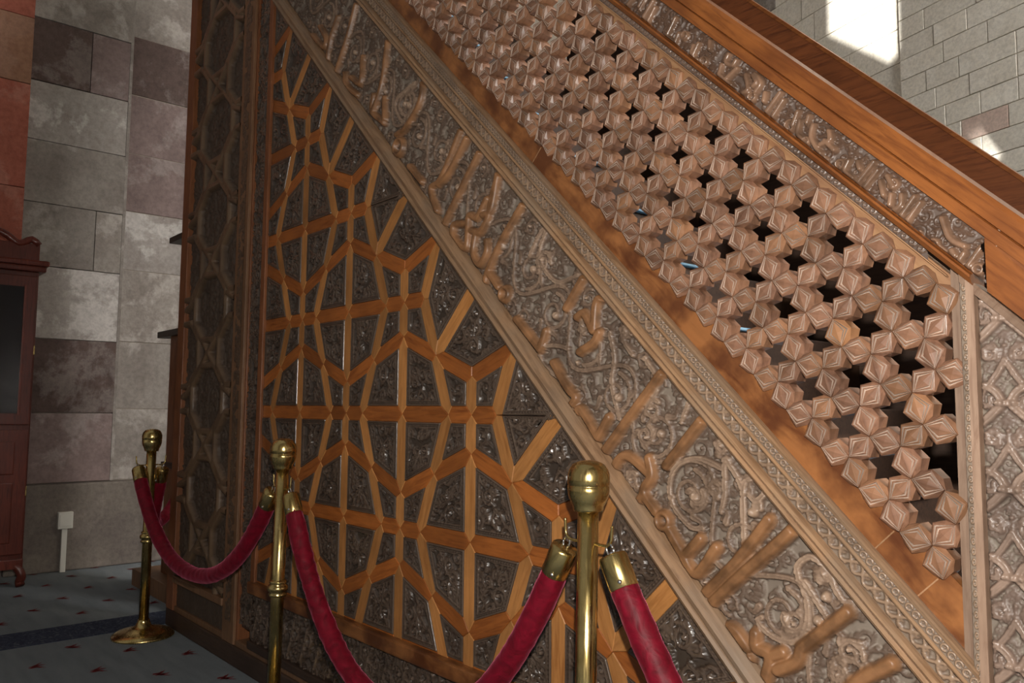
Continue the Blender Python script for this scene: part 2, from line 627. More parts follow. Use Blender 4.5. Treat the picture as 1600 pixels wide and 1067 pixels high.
floor = struct('floor', mesh_py('floor', [(X_WALL - 2, -6, 0), (6.2, -6, 0), (6.2, 9.4, 0), (X_WALL - 2, 9.4, 0)], [(0, 1, 2, 3)]), 'carpet')
floor['label'] = 'blue grey carpet with small dark red motifs'
put('border_stripe', box_mesh('border_stripe', -1.675, -1.395, -5.5, 6, -0.002, 0.002), 'navy', floor, label='navy patterned stripe woven into the carpet')
mv, mf = [], []
PX, PY = 0.2145, 0.37
for i in range(-16, 30):
    for j in range(-10, 12):
        x = -1.04 + i * PX
        y = -(0.28 + j * PY + (PY / 2 if i % 2 else 0))
        if not (-3.2 < x < 4.6 and -3.2 < y < 3.5) or (-1.74 < x < -1.34):
            continue
        if x > -1.5 and y > 0.05:
            continue
        fl_ = -1 if (i // 2) % 2 else 1
        for k, (dx, ln, wd) in enumerate(((-0.024, 0.054, 0.008), (0.0, 0.066, 0.009), (0.024, 0.054, 0.008), (-0.010, 0.034, 0.006), (0.014, 0.034, 0.006))):
            b = len(mv)
            for q in range(7):
                t = q / 6
                yy = y + (t - 0.5) * ln
                xx = x + dx * (0.4 + t) * fl_ + 0.010 * math.sin(t * 5 + k) * fl_
                ww = wd * (math.sin(math.pi * (0.12 + 0.85 * t)))
                mv += [(xx - ww, yy, 0.0022), (xx + ww, yy, 0.0022)]
            for q in range(6):
                mf.append((b + 2 * q, b + 2 * q + 1, b + 2 * q + 3, b + 2 * q + 2))
put('carpet_motif', mesh_py('carpet_motif', mv, mf), 'motif', floor, kind='stuff')

# far stone wall (perpendicular to the pulpit's side); y = -z in metres
wl = struct('wall_left', box_mesh('wall_left', X_WALL - 0.5, X_WALL - 0.03, -5.5, 8.6, 0, 9.0), 'mortar')
wl['label'] = 'grey stone wall of large worn blocks'


def stone_block(parent, x1, depth, y0, y1, z0, z1, mat, gap=0.0022, jit=0.004, bev=0.004):
    j = random.uniform(-jit, jit)
    cx, cy, cz = x1, (y0 + y1) / 2, (z0 + z1) / 2
    me = box_mesh('stone', -depth + j, j, -(y1 - y0) / 2 + gap, (y1 - y0) / 2 - gap, -(z1 - z0) / 2 + gap, (z1 - z0) / 2 - gap, bev)
    return put('stone', me, mat, parent, Matrix.Translation((cx, cy, cz)))


YC = 0.185       # the wall's arris
left_rows = [0.0, 0.58, 1.05, 1.55, 2.04, 2.47, 2.90, 3.31, 3.75, 4.2, 4.65, 5.1]
lm = ['stone_plinth', 'stone_mauve', 'stone_dark', 'stone_pale', 'stone', 'stone', 'stone_pale', 'stone_dark', 'stone', 'stone_mauve', 'stone']
right_rows = [0.0, 0.58, 1.08, 1.56, 2.08, 2.51, 2.94, 3.38, 3.82, 4.25, 4.7, 5.1]
rm = ['stone_plinth', 'stone', 'stone', 'stone', 'stone_pale', 'stone_mauve', 'stone_mauve', 'stone_dark', 'stone', 'stone', 'stone_mauve']
for k in range(len(left_rows) - 1):
    z0, z1 = left_rows[k], left_rows[k + 1]
    if k == 0:
        stone_block(wl, X_WALL + 0.07, 0.2, -0.45, 1.5, z0, z1, 'stone_plinth', bev=0.012)
        stone_block(wl, X_WALL + 0.07, 0.2, 1.5, 4.2, z0, z1, 'stone_plinth', bev=0.012)
        continue
    if k in (4, 7):
        c_ = -0.08 if k == 7 else 0.0
        stone_block(wl, X_WALL, 0.16, -0.45, c_, z0, z1, lm[k])
        stone_block(wl, X_WALL, 0.16, c_, YC, z0, z1, 'stone_mauve' if k == 7 else lm[k])
    else:
        stone_block(wl, X_WALL, 0.16, -0.45, YC, z0, z1, lm[k])
    z0, z1 = right_rows[k], right_rows[k + 1]
    y = YC
    for wdt in (0.72, 0.9, 1.1, 0.8):
        o = stone_block(wl, X_WALL - 0.025, 0.16, y, y + wdt, z0, z1, rm[k])
        y += wdt
put('corner_bead', box_mesh('corner_bead', X_WALL - 0.03, X_WALL + 0.003, YC - 0.012, YC + 0.010, 0.58, 5.1, 0.004), 'stone', wl)
pink = ['stone_plinth', 'stone_pink', 'stone_pink', 'stone_pink', 'stone_tan', 'stone_pink', 'stone_pink', 'stone_tan', 'stone_pink', 'stone_tan']
pr = [0.0, 0.5, 1.1, 1.75, 2.54, 3.25, 3.71, 4.2, 4.7, 5.2]
for k in range(len(pr) - 1):
    m_ = {3: 'stone_pink', 4: 'stone_pink', 5: 'stone_tan', 6: 'stone_pink'}.get(k, pink[k])
    for (ya, yb) in ((-1.35, -0.45), (-2.4, -1.35)):
        stone_block(wl, X_WALL + 0.05, 0.2, ya, yb, pr[k], pr[k + 1], m_)

# back wall beyond the pulpit, of small cream ashlar, set a little aslant
wdir = Vector((-0.95092, 0.30944, 0))
wn = Vector((-0.30944, -0.95092, 0))
wo = Vector((-0.21676, 6.64713, 0))
MB = Matrix(((wdir.x, -wn.x, 0, wo.x), (wdir.y, -wn.y, 0, wo.y), (0, 0, 1, 0), (0, 0, 0, 1)))   # local x along, local y into the wall
RECESS, EDGE = 0.04, 0.33
wb = struct('wall_back', box_mesh('wall_back', -6.8, 3.6, RECESS + 0.02, RECESS + 0.5, 0, 9.0), 'ashlar_joint')
wb.matrix_basis = MB
wb['label'] = 'cream ashlar wall behind the staircase'
put('pier_core', box_mesh('pier_core', -6.0, EDGE - 0.02, 0.02, RECESS + 0.4, 0, 9.0), 'ashlar_joint', wb, MB)
bricks = {}


def ashlar(x0, x1, z0, z1, y, mat):
    key = (round(x1 - x0, 2), round(z1 - z0, 2), mat)
    if key not in bricks:
        bricks[key] = box_mesh('stone', -(x1 - x0) / 2 + 0.004, (x1 - x0) / 2 - 0.004, 0, 0.1, -(z1 - z0) / 2 + 0.004, (z1 - z0) / 2 - 0.004, 0.004)
    put('stone', bricks[key], mat, wb, MB @ Matrix.Translation(((x0 + x1) / 2, y + random.uniform(-0.003, 0.003), (z0 + z1) / 2)))


z = 2.36
row = 0
while z < 6.2:
    hh = 0.21
    x = EDGE
    off = (0.0, 0.22, 0.1, 0.3)[row % 4]
    x -= 0.0
    first = True
    while x > -1.5:
        wd_ = random.choice((0.36, 0.46, 0.56))
        if first:
            wd_ = (0.3, 0.5, 0.4)[row % 3]
            first = False
        ashlar(x - wd_, x, z, z + hh, 0.0, 'ashlar_pink' if (row == 6 and -0.75 < x - wd_ / 2 < -0.3) else 'ashlar')
        x -= wd_
    z += hh
    row += 1
z = 3.6
row = 0
while z < 7.6:
    hh = 0.36
    x = EDGE
    first = True
    while x < 3.4:
        wd_ = random.choice((0.5, 0.65, 0.8))
        if first:
            wd_ = (0.4, 0.7)[row % 2]
            first = False
        ashlar(x, x + wd_, z, z + hh, RECESS, 'ashlar' if x < 1.9 else random.choice(('stone_mauve', 'stone', 'ashlar_pink')))
        x += wd_
    z += hh
    row += 1


# unseen wall added to mask the sun; slits shaped to cast its patches
def wall_hit(x, y, off):
    r = Wd(ray(x, y))
    o = wo - wn * off
    t = (o - cp).dot(wn) / r.dot(wn)
    return cp + r * t


XR = 6.0


def to_sun_mask(p):
    t = (XR - p.x) / SUN_DIR.x
    return p + SUN_DIR * t


holes = [[wall_hit(x, y, RECESS) for x, y in ((1289, -60), (1396, -60), (1398, 105), (1291, 54))],
         [wall_hit(x, y, 0.0) for x, y in ((1483, 163), (1494, 167), (1562, 252), (1536, 258))]]
bm = bmesh.new()
edges = []
for loop in [[Vector((XR, -22, 0)), Vector((XR, 9.4, 0)), Vector((XR, 9.4, 14.0)), Vector((XR, -22, 14.0))],
             [Vector((XR, 1.8, 3.7)), Vector((XR, 4.0, 3.7)), Vector((XR, 4.0, 6.7)), Vector((XR, 1.8, 6.7))]] + [[to_sun_mask(p) for p in h] for h in holes]:  # tall opening made up to hold the fill lamp
    vs = [bm.verts.new(p) for p in loop]
    edges += [bm.edges.new((vs[i], vs[(i + 1) % 4])) for i in range(4)]
bmesh.ops.triangle_fill(bm, use_beauty=True, use_dissolve=False, edges=edges)
me = bpy.data.meshes.new('sun_mask_wall')
bm.to_mesh(me)
bm.free()
wr = struct('sun_mask_wall', me, 'plaster')
wr['label'] = 'unseen plain wall added to mask the sun, pierced for fill lamp and sun patches'
sm = wr.modifiers.new('thickness', 'SOLIDIFY')
sm.thickness = 0.06

# ------------------------------------------------------------------ the pulpit (minbar)
minbar = thing('pulpit_staircase', Vector((0, 0, 0)), 'tall carved wooden pulpit staircase with star inlay, inscription bands and pierced balustrade', 'pulpit')
SLOPE = Matrix.Translation((0, 0, -FLOOR_V * CELL)) @ Matrix.Rotation(math.radians(45), 4, 'Y')
FLAT = Matrix.Translation((0, 0, -FLOOR_V * CELL))
K = CELL / R2
U0, U1, VB = -0.95, 6.68, -4.95


def s_lim(t_m, u0=U0, u1=U1, vb=VB):
    lo = u0 * CELL * R2 - t_m
    hi = u1 * CELL * R2 - t_m
    if vb is not None:
        hi = np.minimum(hi, t_m - vb * CELL * R2)
    return lo, hi


def slope_prism(name, prof, mat, y_back=0.04, u0=U0, u1=U1, vb=VB, parent=None, n=1, **kw):
    """prof: (sum, y) points from low to high edge; y negative = proud"""
    pts = [(a * K, y) for a, y in prof]
    pts = [(pts[0][0], y_back)] + pts + [(pts[-1][0], y_back)]
    V, F = [], []
    m = len(pts)
    for e in range(n + 1):
        for t, y in pts:
            lo, hi = s_lim(t, u0, u1, vb)
            V.append((lo + (hi - lo) * e / n, y, t))
    for e in range(n):
        for i in range(m):
            j = (i + 1) % m
            F.append((e * m + i, e * m + j, (e + 1) * m + j, (e + 1) * m + i))
    F.append(tuple(range(m)))
    F.append(tuple(n * m + i for i in range(m))[::-1])
    me = mesh_py(name, V, F)
    bm = bmesh.new()
    bm.from_mesh(me)
    bmesh.ops.recalc_face_normals(bm, faces=bm.faces[:])
    bm.to_mesh(me)
    bm.free()
    return put(name, me, mat, parent or minbar, SLOPE, **kw)


def slope_relief(name, sum0, sum1, res, paint, mat, y0=0.0, hmax=0.02, u0=U0, u1=U1, vb=VB, **kw):
    t0, t1 = sum0 * K, sum1 * K
    sa = u0 * CELL * R2 - t1
    sb = float(s_lim(np.array(t1), u0, u1, vb)[1]) + (t1 - t0)
    cv = Canvas(sa, sb, t0, t1, res)
    paint(cv)
    Hh = cv.done()
    T, S = np.meshgrid(cv.y0 + np.arange(cv.ny) * res, cv.x0 + np.arange(cv.nx) * res, indexing='ij')
    lo, hi = s_lim(T, u0, u1, vb)
    inside = (S > lo - res) & (S < hi + res)
    mask = inside[:-1, :-1] & inside[1:, 1:] & inside[:-1, 1:] & inside[1:, :-1]
    S2 = np.clip(S, lo, hi)
    V = np.stack([S2, y0 - Hh, T], -1).reshape(-1, 3)
    me = mesh_np(name, V, grid_faces(cv.ny, cv.nx, mask), True, {'hgt': np.clip(Hh / hmax, 0, 1), 'let': np.clip(cv.L, 0, 1)})
    return put(name, me, mat, minbar, SLOPE, **kw)


# ---- backing board of the triangle and star inlay
def clip(poly, a, b, c):
    """keep a*x+b*y<=c"""
    out = []
    for i in range(len(poly)):
        p, q = poly[i], poly[(i + 1) % len(poly)]
        dp, dq = a * p[0] + b * p[1] - c, a * q[0] + b * q[1] - c
        if dp <= 0:
            out.append(p)
        if (dp < 0 < dq) or (dq < 0 < dp):
            t = dp / (dp - dq)
            out.append((p[0] + (q[0] - p[0]) * t, p[1] + (q[1] - p[1]) * t))
    return out


def area(poly):
    return 0.5 * sum(poly[i][0] * poly[(i + 1) % len(poly)][1] - poly[(i + 1) % len(poly)][0] * poly[i][1] for i in range(len(poly)))


def inset(poly, ds):
    """offset each edge i (poly[i]->poly[i+1]) inward by ds[i]; poly ccw"""
    n = len(poly)
    L = []
    for i in range(n):
        p, q = np.array(poly[i]), np.array(poly[(i + 1) % n])
        d = (q - p) / np.linalg.norm(q - p)
        nn = np.array((-d[1], d[0]))
        L.append((p + nn * ds[i], d))
    out = []
    for i in range(n):
        (p1, d1), (p2, d2) = L[i - 1], L[i]
        A = np.array([[d1[0], -d2[0]], [d1[1], -d2[1]]])
        t = np.linalg.solve(A, p2 - p1)
        out.append(tuple(p1 + d1 * t[0]))
    return out


REG = ((-1, 0, 0.93), (0, -1, 4.95), (1, 1, 0.985))


def clip_region(poly):
    p = poly
    for a, b, c in REG:
        p = clip(p, a, b, c)
        if len(p) < 3:
            return None
    # drop doubled points
    q = [p[0]]
    for x in p[1:]:
        if abs(x[0] - q[-1][0]) + abs(x[1] - q[-1][1]) > 1e-3:
            q.append(x)
    if len(q) > 2 and abs(q[0][0] - q[-1][0]) + abs(q[0][1] - q[-1][1]) < 1e-3:
        q.pop()
    if len(q) < 3 or abs(area(q)) < 0.0035:
        return None
    return q if area(q) > 0 else q[::-1]


tri = [(-0.95, -4.97), (5.98, -4.97), (-0.95, 1.96)]
V = [W(u, v) + Vector((0, 0.010, 0)) for u, v in tri] + [W(u, v) + Vector((0, 0.045, 0)) for u, v in tri]
panel = put('star_inlay_panel', mesh_py('star_inlay_panel', V, [(0, 1, 2), (5, 4, 3), (0, 3, 4, 1), (1, 4, 5, 2), (2, 5, 3, 0)]), 'darkwood', minbar,
            label='triangular star inlay of orange wood strips and dark carved inserts')


def bar_piece(poly, ang, mat):
    c = np.mean(poly, 0)
    ca, sa = math.cos(-ang), math.sin(-ang)
    loc = [((x - c[0]) * ca - (y - c[1]) * sa, (x - c[0]) * sa + (y - c[1]) * ca) for x, y in poly]
    n = len(loc)
    try:
        ins = inset(loc, [0.006] * n)
    except np.linalg.LinAlgError:
        return
    rings = [(loc, 0.012), (loc, -0.0005), (ins, -0.0028)]
    V, F = [], []
    for pts, y in rings:
        V += [(x * CELL * (0.996 if y < 0.01 else 1), y, v * CELL) for x, v in pts]
    for r in range(2):
        for i in range(n):
            j = (i + 1) % n
            F.append((r * n + i, r * n + j, (r + 1) * n + j, (r + 1) * n + i))
    F.append(tuple(2 * n + i for i in range(n)))
    me = mesh_py('inlay_strip', V, F)
    put('inlay_strip', me, mat, panel, Matrix.Translation(W(c[0], c[1])) @ Matrix.Rotation(-ang, 4, 'Y'))


def insert_piece(poly, seed):
    P = np.array(poly) * CELL
    c = P.mean(0)
    per = np.linalg.norm(np.roll(P, -1, 0) - P, axis=1)
    depth_k = np.clip((CC[0] - c[0] / CELL) / 5.0, 1.0, 1.7)
    step = 0.0042 * depth_k
    B, arc = [], []
    acc = 0
    for i in range(len(P)):
        k = max(2, int(per[i] / step))
        t = np.arange(k)[:, None] / k
        B.append(P[i] + (P[(i + 1) % len(P)] - P[i]) * t)
        arc.append(acc + per[i] * t[:, 0])
        acc += per[i]
    B = np.vstack(B)
    arc = np.concatenate(arc)
    nb = len(B)
    rad = np.mean(np.linalg.norm(B - c, axis=1))
    small = rad < 0.06
    rim = min(0.0155 if not small else 0.0085, rad * 0.3)
    fr = [1.0, 1.0, 1 - rim * 0.22 / rad, 1 - rim * 0.45 / rad, 1 - rim * 0.7 / rad, 1 - rim * 0.95 / rad, 1 - rim * 1.15 / rad]
    bead = 0.5 + 0.5 * np.cos(2 * math.pi * arc / (0.0125 if not small else 0.009))
    top = 0.0062
    hs = [np.full(nb, -0.012), np.full(nb, top - 0.002), np.full(nb, top), np.full(nb, top - 0.0035), top - 0.0045 + 0.0062 * bead, np.full(nb, top - 0.0035), np.full(nb, top)]
    nin = max(5, int(rad * (1 - rim / rad) / (step * 0.95)))
    f0 = fr[-1]
    rs = np.random.default_rng(seed)
    ox, oy, ra = rs.uniform(0, 1.2), rs.uniform(0, 0.8), rs.uniform(0, 6.28)
    V, hg = [], []
    for f, h in zip(fr, hs):
        q = c + (B - c) * f
        V.append(np.c_[q[:, 0] - c[0], -h, q[:, 1] - c[1]])
        hg.append(np.clip(h / top, 0, 1))
    for k in range(1, nin + 1):
        f = f0 * (1 - k / nin) + 0.015
        q = c + (B - c) * f
        d = q - c
        ax_, ay_ = ox + d[:, 0] * math.cos(ra) - d[:, 1] * math.sin(ra), oy + d[:, 0] * math.sin(ra) + d[:, 1] * math.cos(ra)
        a = atlas(ax_, ay_) * (1.35 if not small else 1.1)
        h = -0.006 + a
        V.append(np.c_[d[:, 0], -h, d[:, 1]])
        hg.append(np.clip(a / 0.0135, 0, 1))
    n = len(V)
    i = np.arange(n * nb).reshape(n, nb)
    F = np.stack([i[:-1], np.roll(i[:-1], -1, 1), np.roll(i[1:], -1, 1), i[1:]], -1).reshape(-1, 4)
    me = mesh_np('carved_insert', np.vstack(V), F, True, {'hgt': np.concatenate(hg)})
    put('carved_insert', me, 'insert', panel, Matrix.Translation(W(c[0] / CELL, c[1] / CELL)))


HT = 0.31      # short-arm length
BW = 0.071     # half strip width
bars = {}
faces = []


def edge(a, b):
    a = (round(a[0], 3), round(a[1], 3))
    b = (round(b[0], 3), round(b[1], 3))
    return (a, b) if a < b else (b, a)


def add_face(poly, wid=None):
    if area(poly) < 0:
        poly = poly[::-1]
        if wid:
            wid = wid[::-1]
            wid = wid[1:] + wid[:1]
    ds = wid or [BW] * len(poly)
    ins = inset(poly, ds)
    n = len(poly)
    for i in range(n):
        if ds[i] < BW * 0.9:
            continue
        a, b = poly[i], poly[(i + 1) % n]
        bars.setdefault(edge(a, b), []).append((a, ins[i], ins[(i + 1) % n], b))
    faces.append(ins)


for cu in range(-3, 8):
    for cv_ in range(-7, 5):
        if (cu + cv_) % 2 == 0:           # small star
            if cu + cv_ > 0:
                continue
            for sx in (-1, 1):
                for sy in (-1, 1):
                    add_face([(cu, cv_), (cu + sx * HT, cv_), (cu + sx * 0.5, cv_ + sy * 0.5), (cu, cv_ + sy * HT)])
        else:                              # large cross
            sm_ = cu + cv_
            if sm_ > 1:
                continue
            if sm_ == 1:
                B0 = (cu, cv_)
                D = (cu - 0.5, cv_ - 0.5)
                Wt, Du = (cu - 1 + HT, cv_), (cu - 0.5, cv_ + 0.5)
                St, Dl = (cu, cv_ - 1 + HT), (cu + 0.5, cv_ - 0.5)
                if cv_ in (-1, -3):        # here the insert is pieced from two
                    M_ = ((cu + Wt[0]) / 2 + 0.06, cv_)
                    add_face([D, B0, (cu - 0.003, cv_ - 0.004), Wt], [BW, 0.002, 0.004, BW])
                    add_face([Wt, (cu - 0.003, cv_ + 0.004), Du], [0.004, 0.012, BW])
                else:
                    add_face([D, B0, Du, Wt], [BW, 0.012, BW, BW])
                add_face([D, St, Dl, B0], [BW, BW, 0.012, BW])
            else:
                for sx in (-1, 1):
                    for sy in (-1, 1):
                        add_face([(cu, cv_), (cu + sx * (1 - HT), cv_), (cu + sx * 0.5, cv_ + sy * 0.5), (cu, cv_ + sy * (1 - HT))])
for key, sides in bars.items():
    (a, b) = key
    if len(sides) == 2:
        pts = [a]
        def orient(s):
            return (s[1], s[2]) if edge(s[0], s[0])[0] == a else (s[2], s[1])
        l_, r_ = orient(sides[0]), orient(sides[1])
        poly = [a, l_[0], l_[1], b, r_[1], r_[0]]
    else:
        s = sides[0]
        poly = [a, s[1], s[2], b] if edge(s[0], s[0])[0] == a else [a, s[2], s[1], b]
        # extend over to the region border on the other side
        d = np.array(b) - np.array(a)
        nn = np.array((d[1], -d[0])) / np.linalg.norm(d)
        mid = (np.array(poly[1]) + np.array(poly[2])) / 2 - (np.array(a) + np.array(b)) / 2
        if nn @ mid > 0:
            nn = -nn
        poly = poly + [tuple(np.array(b) + nn * BW), tuple(np.array(a) + nn * BW)]
    if area(poly) < 0:
        poly = poly[::-1]
    p = clip_region(poly)
    if p is None:
        continue
    ang = math.atan2(b[1] - a[1], b[0] - a[0])
    vert = abs(math.sin(ang)) > 0.9
    steep = abs(math.sin(ang)) > 0.6
    bar_piece(p, ang, 'bar_pale' if steep else 'bar_red')  # tone by strip direction puts the flash's effect into the colour
for k, f in enumerate(faces):
    p = clip_region(f)
    if p is not None:
        insert_piece(p, k)

# ---- mouldings and carved bands along the slope
slope_prism('lower_moulding', [(0.985, -0.004), (0.995, -0.016), (1.03, -0.022), (1.055, -0.017), (1.075, -0.016), (1.09, -0.023), (1.13, -0.026), (1.165, -0.021), (1.20, -0.010), (1.215, 0.0)], 'molding')

LET = [[(504, 43), (513, 62), (509, 75), (492, 56)], [(532, 28), (521, 62), (515, 94)], [(560, 9), (545, 66), (528, 116)],
       [(571, 90), (567, 131), (552, 122)], [(611, 56), (601, 131), (586, 178)], [(665, 116), (661, 159), (639, 199), (624, 212)],
       [(543, 116), (545, 135), (562, 150)], [(588, 150), (586, 176), (603, 193)], [(605, 154), (605, 187)],
       [(729, 193), (695, 277), (678, 296), (687, 330)], [(740, 204), (706, 270), (689, 289)], [(757, 232), (728, 290), (699, 349)],
       [(783, 268), (772, 328), (759, 337)], [(644, 261), (663, 285)], [(784, 271), (774, 307), (767, 341), (754, 363), (741, 361)],
       [(765, 312), (750, 341), (737, 339), (733, 387), (714, 372), (714, 352), (733, 350)], [(821, 320), (787, 380), (767, 425), (763, 440)],
       [(748, 365), (744, 395), (754, 414), (765, 395), (765, 378)], [(767, 425), (783, 449)], [(923, 422), (906, 452), (889, 482)],
       [(960, 463), (942, 466), (935, 479), (932, 516), (925, 505), (916, 490), (906, 496)], [(940, 520), (932, 535), (910, 550)],
       [(811, 499), (835, 529), (848, 546)], [(857, 518), (850, 542)],
       [(869, 567), (892, 607), (904, 621), (896, 637), (904, 650), (912, 640), (939, 683)], [(939, 683), (955, 652)],
       [(1040, 580), (990, 648), (943, 712)], [(1105, 650), (1075, 688), (1045, 727)], [(1018, 716), (1022, 743), (1010, 768), (1029, 799)],
       [(1050, 828), (1068, 859), (1092, 895), (1123, 855)], [(1078, 864), (1098, 841)], [(1010, 772), (998, 784), (975, 768), (963, 739), (973, 716), (989, 714), (1018, 739)],
       [(1069, 897), (1096, 936)], [(1096, 936), (1152, 880), (1205, 812)], [(1102, 954), (1154, 905), (1216, 851), (1238, 830)],
       [(1174, 1028), (1169, 1045), (1145, 1037), (1130, 1008), (1132, 985), (1151, 983), (1172, 1010)], [(1184, 989), (1186, 1010), (1207, 1024), (1198, 1066)],
       [(1207, 1024), (1227, 1018)], [(1328, 956), (1256, 1012)], [(1256, 1012), (1248, 1033), (1219, 1045)], [(1396, 1036), (1340, 1067), (1300, 1120)]]
RINGS = [((793, 460), 10), ((1041, 813), 12), ((627, 231), 12)]
STEMS = [[(1132, 733), (1095, 717), (1063, 725), (1049, 752), (1053, 788), (1080, 822), (1100, 825)], [(1134, 718), (1134, 772), (1128, 800)],
         [(1138, 718), (1161, 764), (1165, 836)], [(1165, 840), (1163, 790), (1165, 755), (1183, 747), (1196, 768), (1183, 782), (1171, 772)],
         [(1250, 907), (1248, 884), (1268, 870), (1297, 892), (1306, 919), (1318, 938)], [(1254, 909), (1264, 946), (1262, 979), (1244, 1002), (1211, 995), (1186, 971), (1192, 964)],
         [(1260, 909), (1295, 967)], [(876, 590), (850, 570), (848, 545), (868, 540), (890, 545)], [(955, 520), (962, 560), (958, 600), (970, 655)],
         [(970, 470), (985, 500), (976, 530), (990, 555)], [(1010, 560), (1030, 600), (1012, 640)], [(1070, 590), (1080, 620), (1066, 660)],
         [(860, 350), (845, 400), (870, 440), (905, 430)], [(830, 400), (850, 360), (880, 350)], [(650, 130), (620, 160), (630, 190), (655, 195)]]
SCROLLS = [((1242, 969), 19, 1), ((1090, 775), 15, -1), ((1120, 765), 12, 1), ((1155, 1005), 14, 1), ((990, 750), 13, 1), ((1022, 640), 16, 1),
           ((1330, 1020), 22, 1), ((1290, 900), 12, -1), ((1185, 790), 5, 1), ((1010, 680), 17, -1), ((1130, 700), 13, 1), ((640, 160), 22, 1),
           ((850, 410), 18, 1), ((980, 520), 12, 1), ((915, 510), 11, -1), ((700, 240), 17, 1), ((1100, 1000), 10, 1), ((1060, 880), 12, -1), ((1310, 1050), 14, -1)]
BALLS = [((1293, 932), 0.012), ((1281, 969), 0.012), ((1179, 800), 0.013), ((1062, 842), 0.010), ((808, 518), 0.010), ((770, 405), 0.008), ((904, 567), 0.009), ((1032, 690), 0.007)]


def px_scale(x, y):
    a, b = np.array(st_m(x, y)), np.array(st_m(x, y + 10))
    return np.linalg.norm(a - b) / 10


def paint_main(cv):
    cv.fill(0.010, 0.024, 0.0056, 0.0105, 4200, buds=40)
    # running vine with a great scroll in every bend
    tm = cv.y0 + cv.ny * cv.res / 2
    L = cv.nx * cv.res
    xs = np.arange(cv.x0, cv.x0 + L, 0.02)
    cv.stroke(np.c_[xs, tm + 0.062 * np.sin(2 * math.pi * xs / 0.30)], 0.0072, 0.0175, groove=0.005)
    for k in range(int(L / 0.15) + 1):
        x = 0.15 * (math.floor(cv.x0 / 0.15) + k) + 0.075
        sg = 1 if math.sin(2 * math.pi * x / 0.30) > 0 else -1
        cv.scroll(x + 0.004, tm - sg * 0.012, 0.052, math.pi / 2 * sg + 0.5, -sg, 0.0074, 0.0185, 3)
        cv.scroll(x + 0.075, tm + sg * 0.095, 0.024, random.uniform(0, 6), sg, 0.0056, 0.0165, 2)
        cv.scroll(x + 0.010, tm + sg * 0.108, 0.020, random.uniform(0, 6), -sg, 0.0052, 0.0160, 2)
    for p in STEMS:
        cv.stroke([st_m(*q) for q in p], 0.0088, 0.0215, 0.85, groove=0.006)
    for (q, r, sg) in SCROLLS:
        x, y = st_m(*q)
        cv.scroll(x, y, r * px_scale(*q), random.uniform(0, 6), sg, 0.0080, 0.0205, 3)
    for q, r in BALLS:
        x, y = st_m(*q)
        cv.stamp(cv.H, x, y, r, r * 2.2)
    for p in LET:
        near = np.mean([q[1] for q in p]) / 1067
        cv.stroke([st_m(*q) for q in p], 0.0115 + 0.0045 * near, 0.030, letter=True, smooth=len(p) > 2, flat=0.9)
    for q, r in RINGS:
        x, y = st_m(*q)
        cv.ring(x, y, r * px_scale(*q), 0.010, 0.028, letter=True)
    # plain margin against the mouldings
    t = np.arange(cv.ny) * cv.res
    edge_ = np.minimum(t, t[-1] - t)
    cv.H *= np.clip(edge_ / 0.006, 0, 1)[:, None]


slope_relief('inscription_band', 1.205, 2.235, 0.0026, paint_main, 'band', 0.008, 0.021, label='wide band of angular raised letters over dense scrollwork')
slope_prism('upper_moulding', [(2.225, 0.0), (2.232, -0.012), (2.255, -0.017), (2.27, -0.012), (2.277, -0.010), (2.284, -0.014), (2.305, -0.018), (2.322, -0.012), (2.33, -0.002)], 'molding')


def paint_vine(cv):
    L, tm = cv.nx * cv.res, cv.y0 + cv.ny * cv.res / 2
    hw = cv.ny * cv.res / 2
    pit = 0.058
    for ph in (0, math.pi):
        xs = np.arange(cv.x0, cv.x0 + L, 0.004)
        cv.stroke(np.c_[xs, tm + hw * 0.62 * np.sin(2 * math.pi * xs / pit + ph)], 0.0038, 0.0068, smooth=False)
    for k in range(int(L / pit * 2)):
        x = cv.x0 + (k + 0.5) * pit / 2
        s_ = 1 if k % 2 else -1
        cv.scroll(x, tm + s_ * hw * 0.25, hw * 0.42, random.uniform(0, 6), s_, 0.003, 0.006, 1)
        cv.stamp(cv.H, x + pit / 4, tm - s_ * hw * 0.55, 0.0045, 0.007)


slope_relief('vine_strip', 2.325, 2.455, 0.0024, paint_vine, 'strip', 0.004, 0.007)
slope_prism('ridge', [(2.448, 0.002), (2.455, -0.011), (2.468, -0.013), (2.478, -0.008)], 'molding')


def paint_beads(cv):
    tm = cv.y0 + cv.ny * cv.res / 2
    hw = cv.ny * cv.res / 2
    for k in range(int(cv.nx * cv.res / 0.0155)):
        x = cv.x0 + (k + 0.5) * 0.0155
        a = np.linspace(0.5, 5.6, 14)
        cv.stroke(np.c_[x + 0.0058 * np.cos(a), tm + hw * 0.52 * np.sin(a)], 0.0022, 0.0042)
        cv.stamp(cv.H, x, tm, 0.0026, 0.003)


slope_relief('bead_strip', 2.475, 2.552, 0.0016, paint_beads, 'strip', -0.006, 0.0042)
slope_prism('bead_edge', [(2.545, 0.0), (2.548, -0.010), (2.572, -0.012), (2.582, -0.008), (2.59, 0.0)], 'molding')

# ---- pierced balustrade
P_, AT = 0.2748404, 0.1517103
S0, T0 = 0.2453275, 0.2467893
UL = 6.66
screen = slope_prism('pierced_screen', [(2.58, 0.006), (2.862, 0.006)], 'plank', 0.034, vb=None, label='balustrade of six petalled flowers pierced by star shaped holes')
slope_prism('screen_border', [(4.155, 0.006), (4.30, 0.006)], 'border', 0.034, u1=6.66, vb=None)
# seams of the plank
for px_ in ((1395, 830), (1440, 925), (840, 235)):
    s_, t_ = st_m(*px_)
    put('plank_seam', box_mesh('plank_seam', s_ - 0.0012, s_ + 0.0012, 0.0052, 0.0075, 2.592 * K, 2.78 * K), 'border', screen, SLOPE)


